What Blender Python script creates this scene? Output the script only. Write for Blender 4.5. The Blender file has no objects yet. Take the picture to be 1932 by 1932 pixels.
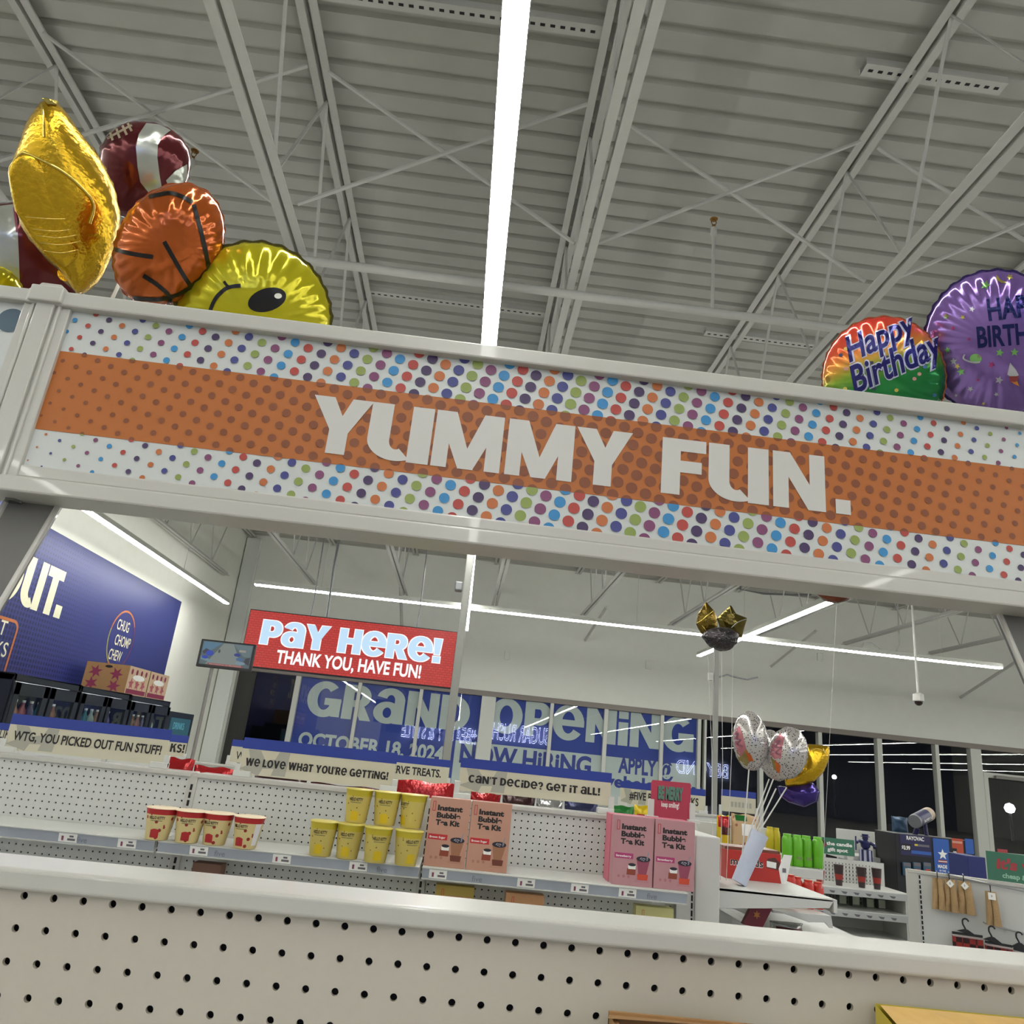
import bpy, bmesh, math, random
from mathutils import Vector, Matrix
from mathutils.geometry import tessellate_polygon
random.seed(7)
SC = bpy.context.scene
COL = SC.collection
PI = math.pi
V3 = lambda *a: Vector(a)

# ------------------------------------------------------------------ camera
PITCH, ROLL, YAW, FOC = math.radians(18.194), math.radians(5.981), math.radians(2.199), 1425.4
CAM = V3(0, 0, 1.5)
FW = V3(math.sin(YAW)*math.cos(PITCH), math.cos(YAW)*math.cos(PITCH), math.sin(PITCH))
_r0 = V3(math.cos(YAW), -math.sin(YAW), 0)
_u0 = _r0.cross(FW)
RT = math.cos(ROLL)*_r0 + math.sin(ROLL)*_u0
UP = -math.sin(ROLL)*_r0 + math.cos(ROLL)*_u0
cd = bpy.data.cameras.new('camera')
cd.sensor_width = 36.0
cd.lens = FOC*36.0/1932.0
cd.clip_start = 0.02
cd.clip_end = 300
cam = bpy.data.objects.new('camera', cd)
COL.objects.link(cam)
m = Matrix((RT, UP, -FW)).transposed().to_4x4()
m.translation = CAM
cam.matrix_world = m
SC.camera = cam
# ------------------------------------------------------------------ world, exposure
w = bpy.data.worlds.new('night')
SC.world = w
w.use_nodes = True
w.node_tree.nodes['Background'].inputs[0].default_value = (0.010, 0.012, 0.016, 1)
w.node_tree.nodes['Background'].inputs[1].default_value = 0.08
SC.view_settings.view_transform = 'Standard'
SC.view_settings.look = 'None'
SC.view_settings.gamma = 1
SC.view_settings.use_curve_mapping = False
SC.view_settings.exposure = 0.0
LED = 49.0            # radiance of the linear ceiling lamps (built with their fixtures below)
SC.cycles.max_bounces = 8
SC.cycles.diffuse_bounces = 5
SC.cycles.glossy_bounces = 4
SC.cycles.transparent_max_bounces = 12
SC.cycles.sample_clamp_indirect = 6
SC.cycles.use_denoising = True

# a pixel of the 1932 frame turned into a point of the place
def ray(x, y): return RT*((x-966)/FOC) - UP*((y-966)/FOC) + FW
def at(x, y, Y): d = ray(x, y); return CAM + d*(Y/d.y)
def atX(x, y, X): d = ray(x, y); return CAM + d*(X/d.x)
def atZ(x, y, Z): d = ray(x, y); return CAM + d*((Z-CAM.z)/d.z)
def atP(x, y, A, B):     # upright plane through A and B
    d = ray(x, y); n = Vector((B-A).to_2d().to_tuple()+(0,)); n = V3(n.y, -n.x, 0)
    return CAM + d*((A-CAM).dot(n)/d.dot(n))
def mpp(P): return (P-CAM).dot(FW)/FOC       # metres per pixel there

# ------------------------------------------------------------------ materials
def lin(c):
    c /= 255.0
    return c/12.92 if c <= 0.04045 else ((c+0.055)/1.055)**2.4
def colr(rgb, k=1.0): return tuple(min(0.92, lin(c)*k) for c in rgb)+(1,)
MATS = {}
def M(name, rgb=(200, 200, 195), rough=0.45, metal=0.0, k=1.4, emit=0.0, bump=0.0, bscale=40, var=0.05, coat=0.0, spec=0.5, alpha=1.0):
    if name in MATS: return MATS[name]
    mt = bpy.data.materials.new(name); mt.use_nodes = True
    nt = mt.node_tree; b = nt.nodes['Principled BSDF']
    if k > 1.25 and not emit: k *= .68
    base = colr(rgb, k)
    tc = nt.nodes.new('ShaderNodeTexCoord')
    nz = nt.nodes.new('ShaderNodeTexNoise'); nz.inputs['Scale'].default_value = bscale; nz.inputs['Detail'].default_value = 2
    nt.links.new(tc.outputs['Object'], nz.inputs['Vector'])
    mx = nt.nodes.new('ShaderNodeMix'); mx.data_type = 'RGBA'
    mx.inputs['A'].default_value = tuple(c*(1-var) for c in base[:3])+(1,)
    mx.inputs['B'].default_value = tuple(min(.95, c*(1+var)) for c in base[:3])+(1,)
    nt.links.new(nz.outputs['Fac'], mx.inputs['Factor'])
    nt.links.new(mx.outputs['Result'], b.inputs['Base Color'])
    b.inputs['Roughness'].default_value = rough
    b.inputs['Metallic'].default_value = metal
    b.inputs['Coat Weight'].default_value = coat
    b.inputs['Specular IOR Level'].default_value = spec
    if emit:
        b.inputs['Emission Color'].default_value = colr(rgb, 1.0)
        b.inputs['Emission Strength'].default_value = emit
        b.inputs['Base Color'].default_value = (0.02, 0.02, 0.02, 1)
        nt.links.remove(b.inputs['Base Color'].links[0])
    if bump:
        bp = nt.nodes.new('ShaderNodeBump'); bp.inputs['Strength'].default_value = bump; bp.inputs['Distance'].default_value = 0.01
        nt.links.new(nz.outputs['Fac'], bp.inputs['Height']); nt.links.new(bp.outputs['Normal'], b.inputs['Normal'])
    MATS[name] = mt
    return mt
def foil(name, rgb, rough=0.16, metal=0.85, bump=0.25, bscale=28, k=1.3, var=0.10): return M(name, rgb, rough, metal, k, bump=bump, bscale=bscale, var=var)
def spots(name, base, spot, scale=60, size=0.3, rough=0.45, k=1.4, metal=0.0):
    if name in MATS: return MATS[name]
    k *= .74
    mt = bpy.data.materials.new(name); mt.use_nodes = True
    nt = mt.node_tree; b = nt.nodes['Principled BSDF']; b.inputs['Roughness'].default_value = rough; b.inputs['Metallic'].default_value = metal
    tc = nt.nodes.new('ShaderNodeTexCoord'); vo = nt.nodes.new('ShaderNodeTexVoronoi'); vo.inputs['Scale'].default_value = scale
    nt.links.new(tc.outputs['Object'], vo.inputs['Vector'])
    lt = nt.nodes.new('ShaderNodeMath'); lt.operation = 'LESS_THAN'; lt.inputs[1].default_value = size
    nt.links.new(vo.outputs['Distance'], lt.inputs[0])
    mx = nt.nodes.new('ShaderNodeMix'); mx.data_type = 'RGBA'
    mx.inputs['A'].default_value = colr(base, k); mx.inputs['B'].default_value = colr(spot, k)
    nt.links.new(lt.outputs[0], mx.inputs['Factor']); nt.links.new(mx.outputs['Result'], b.inputs['Base Color'])
    MATS[name] = mt
    return mt
def glass(name, tint=(1, 1, 1), f0=0.045, wave=0.0):
    if name in MATS: return MATS[name]
    mt = bpy.data.materials.new(name); mt.use_nodes = True
    nt = mt.node_tree; nt.nodes.clear()
    out = nt.nodes.new('ShaderNodeOutputMaterial'); mix = nt.nodes.new('ShaderNodeMixShader')
    tr = nt.nodes.new('ShaderNodeBsdfTransparent'); tr.inputs[0].default_value = tint+(1,)
    gl = nt.nodes.new('ShaderNodeBsdfGlossy'); gl.inputs['Roughness'].default_value = 0.0
    lw = nt.nodes.new('ShaderNodeLayerWeight'); lw.inputs[0].default_value = 0.5
    pw = nt.nodes.new('ShaderNodeMath'); pw.operation = 'POWER'; pw.inputs[1].default_value = 5
    ma = nt.nodes.new('ShaderNodeMath'); ma.operation = 'MULTIPLY_ADD'; ma.inputs[1].default_value = 1-f0; ma.inputs[2].default_value = f0
    nt.links.new(lw.outputs['Facing'], pw.inputs[0]); nt.links.new(pw.outputs[0], ma.inputs[0])
    nt.links.new(ma.outputs[0], mix.inputs[0]); nt.links.new(tr.outputs[0], mix.inputs[1]); nt.links.new(gl.outputs[0], mix.inputs[2])
    nt.links.new(mix.outputs[0], out.inputs[0])
    if wave:
        tc = nt.nodes.new('ShaderNodeTexCoord'); nz = nt.nodes.new('ShaderNodeTexNoise'); nz.inputs['Scale'].default_value = 0.7; nz.inputs['Detail'].default_value = 0
        bp = nt.nodes.new('ShaderNodeBump'); bp.inputs['Strength'].default_value = wave; bp.inputs['Distance'].default_value = 0.02
        nt.links.new(tc.outputs['Object'], nz.inputs['Vector']); nt.links.new(nz.outputs['Fac'], bp.inputs['Height']); nt.links.new(bp.outputs['Normal'], gl.inputs['Normal'])
    MATS[name] = mt
    return mt

WHITE = M('white_powder_coat', (206, 204, 196), 0.32, k=.80, bscale=300, var=0.02, coat=0.15)
WHITE2 = M('white_shelf_metal', (204, 205, 200), 0.4, k=.94, bscale=200, var=0.03)
WALLW = M('white_wall_paint', (214, 215, 206), 0.8, k=1.25, bscale=6, var=0.03)
STEELW = M('white_painted_steel', (196, 196, 190), 0.5, k=.95, bscale=20, var=0.05)
DECKW = M('white_painted_deck', (196, 196, 188), 0.6, k=.74, bscale=5, var=0.06)
DARK = M('cavity_shade', (28, 22, 24), 0.7, k=1)  # dark colour that paints the unlit hollow behind holes and strap slots
BLACK = M('black_plastic', (18, 18, 20), 0.4, k=1)
BLACKP = M('black_print', (26, 22, 22), 0.6, k=1)
GREYM = M('grey_metal', (120, 122, 122), 0.4, 0.4)
ALU = M('aluminium_frame', (200, 202, 192), 0.4, 0.1, k=1.0)
ALUD = M('brown_grey_frame', (132, 124, 116), 0.45, 0.1, k=1.0)  # brownish grey of the bar over the windows
NAVY = M('navy_print', (28, 52, 138), 0.5, k=1.5)
CREAM = M('cream_card', (206, 200, 176), 0.6, k=1.35, bscale=12, var=0.05)
PAPER = M('white_paper', (225, 225, 220), 0.6, k=1.1)
REDP = M('red_print', (190, 36, 40), 0.4, k=1.4)
CARD = M('brown_cardboard', (160, 122, 78), 0.8, k=1.4, bscale=60, var=0.1)
GLASS = glass('window_glass', f0=0.085, wave=0.02)

# ------------------------------------------------------------------ mesh builder
def setp(o, **kw):
    for k_, v_ in kw.items():
        if v_ is not None: o[k_] = v_
    return o
class MB:
    def __init__(s): s.v = []; s.f = []; s.m = []; s.s = []
    def mesh(s, verts, faces, mat, smooth=False):
        n = len(s.v); s.v += [Vector(p) for p in verts]
        for fc in faces: s.f.append([i+n for i in fc]); s.m.append(mat); s.s.append(smooth)
        return s
    def quad(s, a, b, c, d, mat): return s.mesh([a, b, c, d], [(0, 1, 2, 3)], mat)
    def box(s, x0, x1, y0, y1, z0, z1, mat):
        vs = [(x, y, z) for z in (z0, z1) for y in (y0, y1) for x in (x0, x1)]
        return s.mesh(vs, [(0, 2, 3, 1), (4, 5, 7, 6), (0, 1, 5, 4), (2, 6, 7, 3), (0, 4, 6, 2), (1, 3, 7, 5)], mat)
    def obox(s, O, U, V, N, a0, a1, b0, b1, c0, c1, mat):     # box in a frame
        vs = [O+U*a+V*b+N*c for c in (c0, c1) for b in (b0, b1) for a in (a0, a1)]
        return s.mesh(vs, [(0, 2, 3, 1), (4, 5, 7, 6), (0, 1, 5, 4), (2, 6, 7, 3), (0, 4, 6, 2), (1, 3, 7, 5)], mat)
    def tube(s, pts, r, mat, n=8, r1=None, smooth=True, caps=True):
        pts = [Vector(p) for p in pts]; rings = []
        prev = None
        for i, p in enumerate(pts):
            t = (pts[min(i+1, len(pts)-1)]-pts[max(i-1, 0)]).normalized()
            a = prev if prev is not None else (V3(0, 0, 1) if abs(t.z) < .9 else V3(1, 0, 0))
            a = (a - t*a.dot(t)).normalized(); b = t.cross(a); prev = a
            rr = r if r1 is None else r+(r1-r)*i/(len(pts)-1)
            rings.append([p+(a*math.cos(2*PI*k/n)+b*math.sin(2*PI*k/n))*rr for k in range(n)])
        vs = [q for R in rings for q in R]; fs = []
        for i in range(len(pts)-1):
            for k in range(n): fs.append((i*n+k, i*n+(k+1) % n, (i+1)*n+(k+1) % n, (i+1)*n+k))
        s.mesh(vs, fs, mat, smooth)
        if caps: s.mesh(rings[0], [tuple(range(n))[::-1]], mat); s.mesh(rings[-1], [tuple(range(n))], mat)
        return s
    def lathe(s, prof, C, mat, n=28, axis=None, smooth=True, mats=None):
        A = (axis or V3(0, 0, 1)).normalized(); a = V3(1, 0, 0) if abs(A.x) < .9 else V3(0, 1, 0)
        a = (a-A*a.dot(A)).normalized(); b = A.cross(a); C = Vector(C)
        vs = [C+A*h+(a*math.cos(2*PI*k/n)+b*math.sin(2*PI*k/n))*r for r, h in prof for k in range(n)]
        for i in range(len(prof)-1):
            fs = [(i*n+k, i*n+(k+1) % n, (i+1)*n+(k+1) % n, (i+1)*n+k) for k in range(n)]
            nn = len(s.v)
            if i == 0: s.v += vs; base = nn
            for fc in fs: s.f.append([q+base for q in fc]); s.m.append(mats[i] if mats else mat); s.s.append(smooth)
        return s
    def prism(s, poly, O, U, V, N, d0, d1, mat, side=None):    # 2-D polygon extruded along N
        n = len(poly)
        top = [O+U*x+V*y+N*d1 for x, y in poly]; bot = [O+U*x+V*y+N*d0 for x, y in poly]
        tris = tessellate_polygon([[Vector((x, y, 0)) for x, y in poly]])
        s.mesh(top, [tuple(t) for t in tris], mat)
        if d0 != d1:
            s.mesh(bot, [tuple(t)[::-1] for t in tris], side or mat)
            s.mesh(bot+top, [(i, (i+1) % n, n+(i+1) % n, n+i) for i in range(n)], side or mat)
        return s
    def flat(s, shape, O, U, V, N, d, mat, lay=1.5e-5):                    # 2-D (verts, faces) laid in a frame
        vs, fs = shape
        return s.mesh([O+U*q[0]+V*q[1]+N*(d+(q[2]*lay if len(q) > 2 else 0)) for q in vs], fs, mat)
    def build(s, name, parent=None, bevel=0.0, seg=2, origin=None, sharp=38):
        me = bpy.data.meshes.new(name)
        if parent is not None: org = Vector(parent['_o']) if '_o' in parent else Vector((0, 0, 0))
        elif origin is not None: org = Vector(origin)
        else:
            xs = [p.x for p in s.v]; ys = [p.y for p in s.v]; zs = [p.z for p in s.v]
            org = V3((min(xs)+max(xs))/2, (min(ys)+max(ys))/2, min(zs))
        me.from_pydata([tuple(p-org) for p in s.v], [], s.f)
        ms = []
        for mt in s.m:
            if mt not in ms: ms.append(mt)
        for mt in ms: me.materials.append(mt)
        me.polygons.foreach_set('material_index', [ms.index(mt) for mt in s.m])
        me.polygons.foreach_set('use_smooth', s.s)
        bm = bmesh.new(); bm.from_mesh(me)
        bmesh.ops.remove_doubles(bm, verts=bm.verts, dist=1e-6)
        bm.to_mesh(me); bm.free()
        if any(s.s): me.set_sharp_from_angle(angle=math.radians(sharp))
        me.update()
        o = bpy.data.objects.new(name, me); COL.objects.link(o)
        if parent is not None: o.parent = parent; o['_o'] = tuple(org)
        else: o.location = org; o['_o'] = tuple(org)
        if bevel:
            b = o.modifiers.new('bevel', 'BEVEL'); b.width = bevel; b.segments = seg; b.limit_method = 'ANGLE'; b.angle_limit = math.radians(50)
        return o
def thing(name, loc, label, cat, group=None):
    o = bpy.data.objects.new(name, None); COL.objects.link(o); o.location = loc; o.empty_display_size = .05
    o['_o'] = tuple(loc)
    return setp(o, label=label, category=cat, group=group)
def tag(o, label, cat, group=None): return setp(o, label=label, category=cat, group=group)
def struct(o): o['kind'] = 'structure'; return o
def dup(o, loc=None, label=None, parent=None, rz=None):
    c = o.copy(); COL.objects.link(c)
    if parent is not None: c.parent = parent
    if loc is not None: c.location = loc
    if rz is not None: c.rotation_euler = (0, 0, rz)
    if label: c['label'] = label
    for ch in list(o.children): dup(ch, parent=c)
    return c
X_, Y_, Z_ = V3(1, 0, 0), V3(0, 1, 0), V3(0, 0, 1)
MY = V3(0, -1, 0)

# ------------------------------------------------------------------ 2-D shapes
def ell(cx, cy, rx, ry, n=24, rot=0.0, a0=0, a1=2*PI):
    full = abs(a1-a0-2*PI) < 1e-6; k = n if full else n+1
    p = []
    for i in range(k):
        a = a0+(a1-a0)*i/n; x, y = rx*math.cos(a), ry*math.sin(a)
        p.append((cx+x*math.cos(rot)-y*math.sin(rot), cy+x*math.sin(rot)+y*math.cos(rot)))
    return p
def rect(x0, y0, x1, y1): return [(x0, y0), (x1, y0), (x1, y1), (x0, y1)]
def shape(*polys):                                             # polygons -> (verts, faces)
    vs, fs = [], []
    for p in polys:
        n = len(vs); vs += list(p); fs += [tuple(i+n for i in t) for t in tessellate_polygon([[Vector((x, y, 0)) for x, y in p]])]
    return vs, fs
def star2(cx, cy, R, r=None, n=5, rot=PI/2):
    r = r or R*.42
    return [(cx+(R if i % 2 == 0 else r)*math.cos(rot+i*PI/n), cy+(R if i % 2 == 0 else r)*math.sin(rot+i*PI/n)) for i in range(2*n)]
def stroke(pts, wd):                                           # thick polyline -> (verts, faces)
    pts = [Vector(p) for p in pts]; L, Rr = [], []
    for i, p in enumerate(pts):
        t = (pts[min(i+1, len(pts)-1)]-pts[max(i-1, 0)]).normalized(); nn = Vector((-t.y, t.x))
        ww = wd(i/(len(pts)-1)) if callable(wd) else wd
        L.append(p+nn*ww/2); Rr.append(p-nn*ww/2)
    n = len(pts)
    return [tuple(p) for p in L+Rr], [(i, i+1, n+i+1, n+i) for i in range(n-1)]
def clip(poly, axis, lim, keep_less):                          # half-plane clip
    out = []
    ins = (lambda p: p[axis] <= lim) if keep_less else (lambda p: p[axis] >= lim)
    for i, p in enumerate(poly):
        q = poly[(i+1) % len(poly)]
        if ins(p): out.append(p)
        if ins(p) != ins(q):
            t = (lim-p[axis])/(q[axis]-p[axis]); out.append((p[0]+(q[0]-p[0])*t, p[1]+(q[1]-p[1])*t))
    return out
# thin / plain lettering from the built-in face
_TC = {}
def _raw(body, off, shear, spacing, outline=0.0):
    key = (body, off, shear, spacing, outline)
    if key in _TC: return _TC[key]
    cu = bpy.data.curves.new('t', 'FONT'); cu.body = body; cu.size = 1; cu.offset = off; cu.shear = shear; cu.space_character = spacing
    cu.resolution_u = 4
    if outline: cu.fill_mode = 'NONE'; cu.bevel_depth = outline; cu.bevel_resolution = 1
    else: cu.fill_mode = 'FRONT'
    ob = bpy.data.objects.new('t', cu); COL.objects.link(ob)
    dg = bpy.context.evaluated_depsgraph_get(); ev = ob.evaluated_get(dg); me = ev.to_mesh()
    vs = [tuple(v.co) for v in me.vertices]; fs = [tuple(p.vertices) for p in me.polygons]
    ev.to_mesh_clear(); bpy.data.objects.remove(ob); bpy.data.curves.remove(cu)
    _TC[key] = (vs, fs)
    return _TC[key]
def text2(body, h, width=None, off=0.0, shear=0.0, spacing=1.0, align='l'):
    lines = body.split('\n'); V, F = [], []
    cap = max(v[1] for v in _raw('H', 0, 0, 1)[0])
    for li, ln in enumerate(lines):
        vs, fs = _raw(ln, off, shear, spacing)
        x0 = min(v[0] for v in vs); x1 = max(v[0] for v in vs)
        k = h/cap; kx = (width/(x1-x0)) if (width and len(lines) == 1) else k
        wd = (x1-x0)*kx; sx = -x0*kx-(wd/2 if align == 'c' else 0)
        n = len(V); V += [(v[0]*kx+sx, v[1]*k-li*h*1.38) for v in vs]; F += [tuple(i+n for i in f_) for f_ in fs]
    return V, F
# heavy display lettering drawn stroke by stroke (cap height 1)
T_, H_ = 0.27, 0.215
def _bar(x): return rect(x, 0, x+T_, 1)
def _hb(y0, y1, x0, x1): return rect(x0, y0, x1, y1)
def _dg(x0, y0, x1, y1, t): return [(x0, y0), (x0+t, y0), (x1+t, y1), (x1, y1)]
def _ring(cx, cy, rx, ry, a0, a1, t=T_, h=H_, n=20):
    a0, a1 = math.radians(a0), math.radians(a1)
    o = [(cx+rx*math.cos(a0+(a1-a0)*i/n), cy+ry*math.sin(a0+(a1-a0)*i/n)) for i in range(n+1)]
    q = [(cx+(rx-t)*math.cos(a0+(a1-a0)*i/n), cy+(ry-h)*math.sin(a0+(a1-a0)*i/n)) for i in range(n+1)]
    return [[o[i], o[i+1], q[i+1], q[i]] for i in range(n)]
def _g():
    G = {}
    G['Y'] = (.86, [[(0, 1), (.30, 1), (.565, .42), (.565, .38), (.295, .38), (.295, .42)], [(.56, 1), (.86, 1), (.565, .38), (.36, .42)], rect(.295, 0, .565, .42)])
    G['u'] = (.78, [rect(0, .36, T_, 1), rect(.51, 0, .78, 1)]+_ring(.36, .36, .36, .36, 180, 300, .27, .2))
    G['M'] = (1.02, [rect(0, 0, .23, 1), rect(.79, 0, 1.02, 1), [(.0, 1), (.30, 1), (.63, 0), (.40, 0)], [(.72, 1), (1.02, 1), (.62, 0), (.39, 0)]])
    G['N'] = (.84, [rect(0, 0, .25, 1), rect(.59, 0, .84, 1), [(0, 1), (.28, 1), (.84, 0), (.56, 0)]])
    G['F'] = (.64, [_bar(0), _hb(1-.22, 1, 0, .64), _hb(.40, .61, 0, .58)])
    G['E'] = (.64, [_bar(0), _hb(1-.22, 1, 0, .64), _hb(.40, .60, 0, .58), _hb(0, .22, 0, .64)])
    G['L'] = (.60, [_bar(0), _hb(0, .23, 0, .60)])
    G['T'] = (.68, [rect(.205, 0, .475, 1), _hb(.78, 1, 0, .68)])
    G['H'] = (.80, [_bar(0), _bar(.53), _hb(.39, .61, 0, .8)])
    G['P'] = (.72, [_bar(0), _hb(.79, 1, .1, .42), _hb(.32, .53, .1, .42)]+_ring(.40, .66, .32, .34, -90, 90, .26, .21))
    G['R'] = (.76, [_bar(0), _hb(.79, 1, .1, .42), _hb(.36, .56, .1, .46)]+_ring(.41, .68, .31, .32, -90, 90, .25, .2)+[[(.30, .42), (.56, .42), (.78, 0), (.49, 0)]])
    G['D'] = (.78, [_bar(0), _hb(.79, 1, .1, .36), _hb(0, .21, .1, .36)]+_ring(.34, .5, .44, .5, -90, 90, .27, .21))
    G['B'] = (.76, [_bar(0), _hb(.8, 1, .1, .42), _hb(.41, .59, .1, .44), _hb(0, .2, .1, .44)]+_ring(.40, .72, .32, .28, -90, 90, .25, .18)+_ring(.42, .29, .34, .29, -90, 90, .26, .2))
    G['O'] = (.90, _ring(.45, .5, .45, .52, 0, 360, .27, .21, 36))
    G['C'] = (.82, _ring(.45, .5, .45, .52, 48, 312, .27, .21, 30))
    G['G'] = (.88, _ring(.45, .5, .45, .52, 45, 360, .27, .21, 32)+[_hb(.34, .54, .46, .89), rect(.66, .02, .89, .50)])
    G['e'] = (.88, _ring(.44, .5, .44, .52, 0, 325, .26, .2, 32)+[_hb(.40, .58, .1, .88)])
    G['a'] = (.80, _ring(.36, .30, .36, .32, 0, 360, .25, .17, 28)+[rect(.53, 0, .80, .72)]+_ring(.42, .66, .38, .36, 0, 165, .27, .2, 18))
    G['i'] = (.27, [rect(0, 0, .27, .68), rect(0, .78, .27, 1)])
    G['I'] = (.27, [_bar(0)])
    G['U'] = (.80, [rect(0, .4, T_, 1), rect(.53, .4, .8, 1)]+_ring(.4, .4, .4, .42, 180, 360, .27, .21))
    G['W'] = (1.22, [[(0, 1), (.27, 1), (.48, 0), (.22, 0)], [(.48, 0), (.22, 0), (.48, 1), (.74, 1)], [(.48, 1), (.74, 1), (1.0, 0), (.74, 0)], [(.95, 1), (1.22, 1), (1.0, 0), (.74, 0)]])
    G['V'] = (.86, [[(0, 1), (.29, 1), (.56, 0), (.30, 0)], [(.57, 1), (.86, 1), (.56, 0), (.30, 0)]])
    G['A'] = (.88, [[(.30, 1), (.58, 1), (.28, 0), (0, 0)], [(.30, 1), (.58, 1), (.88, 0), (.60, 0)], _hb(.2, .38, .2, .68)])
    G['S'] = (.72, _ring(.36, .72, .34, .29, 20, 270, .25, .19)+_ring(.36, .29, .36, .31, -160, 90, .26, .2))
    G['!'] = (.29, [[(0, 1), (.29, 1), (.235, .34), (.055, .34)], rect(.02, 0, .27, .25)])
    G['.'] = (.26, [rect(0, 0, .26, .26)])
    G["'"] = (.2, [[(.02, 1), (.2, 1), (.14, .68), (.04, .68)]])
    G['?'] = (.64, _ring(.32, .68, .32, .33, -80, 175, .24, .19)+[rect(.24, .30, .46, .46), rect(.22, 0, .47, .2)])
    G['K'] = (.80, [rect(0, 0, .27, 1), [(.27, .40), (.27, .66), (.50, 1), (.80, 1)], [(.36, .66), (.55, .80), (.82, 0), (.50, 0)]])
    return G
GL = _g()
def heavy(body, h, width=None, gap=0.055, grow=0.0):
    V, F, x = [], [], 0.0
    for ch in body:
        if ch == ' ': x += .34; continue
        wd, polys = GL[ch]
        for p in polys:
            n = len(V)
            if grow:
                cx = sum(q[0] for q in p)/len(p); cy = sum(q[1] for q in p)/len(p)
                p = [(q[0]+grow*(1 if q[0] > cx else -1), q[1]+grow*(1 if q[1] > cy else -1)) for q in p]
            lv = len(F) % 23
            V += [(q[0]+x, q[1], lv) for q in p]
            F += [tuple(i+n for i in t) for t in tessellate_polygon([[Vector((a, b, 0)) for a, b in p]])]
        x += wd+gap
    x -= gap
    kx = (width/x) if width else h
    return [(a*kx, b*h, c) for a, b, c in V], F
def moved(sh, dx, dy, rot=0.0):
    c, s_ = math.cos(rot), math.sin(rot)
    return [(q[0]*c-q[1]*s_+dx, q[0]*s_+q[1]*c+dy)+tuple(q[2:]) for q in sh[0]], sh[1]
# ================================================================== the room
WY, WX, DZ = 17.0, -5.30, 5.83           # front wall, left wall, underside of the roof deck
XR, YB = 35.0, -20.0
FLOORM = M('polished_concrete', (140, 138, 134), 0.35, k=1.0, bscale=3, var=0.08)
struct(MB().box(WX-.2, XR, YB, WY+.2, -.1, 0, FLOORM).build('floor'))
# ceiling: one sheet of ribbed deck, the ribs running from side to side
prof = []
y = YB
while y < WY+.1:
    prof += [(y, DZ), (y+.134, DZ), (y+.148, DZ+.034), (y+.178, DZ+.034)]
    y += .192
mb = MB(); n = len(prof)
vs = [(WX-.2, a, b) for a, b in prof]+[(XR, a, b) for a, b in prof]
mb.mesh(vs, [(i, i+1, n+i+1, n+i) for i in range(n-1)], DECKW)
mb.box(WX-.2, XR, YB, WY+.2, DZ+.09, DZ+.2, DECKW)
struct(mb.build('ceiling'))
# walls
struct(MB().box(WX-.2, WX, YB, WY+.2, 0, DZ+.09, WALLW).build('wall_left'))
struct(MB().box(XR, XR+.2, YB, WY+.2, 0, DZ+.09, WALLW).build('wall_right'))
struct(MB().box(WX-.2, XR, YB-.2, YB, 0, DZ+.09, M('back_wall_paint', (120, 124, 140), .8, k=1.1)).build('wall_back'))
HEAD = 2.90
mb = MB(); mb.box(WX, XR, WY, WY+.25, HEAD, DZ+.09, WALLW)
mb.box(WX, -4.93, WY, WY+.25, 0, HEAD, WALLW); mb.box(16.5, XR, WY, WY+.25, 0, HEAD, WALLW)
mb.box(-4.93, 16.5, WY, WY+.25, 0, .12, WALLW)
struct(mb.build('wall_front'))
# window head bar, mullions, panes
xs_m = [(-4.93, .06), (-3.576, .11), (-2.243, .075), (-.903, .075), (.577, .31), (1.976, .075), (3.181, .085), (4.432, .075), (5.265, .075),
        (5.40, .05), (6.65, .085), (7.985, .085), (9.339, .115), (10.655, .085), (11.55, .25)]
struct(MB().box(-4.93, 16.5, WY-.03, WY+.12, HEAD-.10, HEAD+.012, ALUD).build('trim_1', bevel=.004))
for i, (x, wd) in enumerate(xs_m):
    struct(MB().box(x-wd/2, x+wd/2, WY-.03, WY+.12, .12, HEAD-.10, ALU).build('trim_%d' % (i+2), bevel=.004))
ex = [(-4.90, -3.63), (-3.52, -2.28), (-2.20, -.94), (-.865, .42), (.735, 1.935), (2.015, 3.135), (3.225, 4.392), (4.472, 5.225),
      (5.43, 6.605), (6.695, 7.94), (8.03, 9.28), (9.40, 10.61), (10.70, 11.42)]
for i, (a, b) in enumerate(ex):
    struct(MB().quad((a, WY+.05, .12), (b, WY+.05, .12), (b, WY+.05, HEAD-.1), (a, WY+.05, HEAD-.1), GLASS).build('window_%d' % (i+1)))
# glazed door to the right of the last post, with its transom
dz = at(1890, 1462, WY).z
mb = MB(); mb.box(11.68, 13.9, WY-.04, WY+.1, dz-.09, dz+.02, ALU); mb.box(13.75, 13.9, WY-.03, WY+.1, 0, HEAD-.1, ALU)
mb.box(11.68, 11.78, WY-.03, WY+.1, 0, dz-.09, ALU); mb.box(11.68, 13.9, WY-.03, WY+.1, 0, .2, ALU)
mb.quad((11.68, WY+.05, .1), (13.8, WY+.05, .1), (13.8, WY+.05, HEAD-.1), (11.68, WY+.05, HEAD-.1), GLASS)
dr = struct(mb.build('door_1'))
struct(MB().quad((13.9, WY+.05, .1), (16.5, WY+.05, .1), (16.5, WY+.05, HEAD-.1), (13.9, WY+.05, HEAD-.1), GLASS).build('window_14'))
MB().box(11.9, 12.75, WY-.13, WY-.04, dz-.10, dz-.03, M('door_closer_grey', (130, 128, 122), .4, .3)).build('door_closer', dr, bevel=.01)
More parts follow.
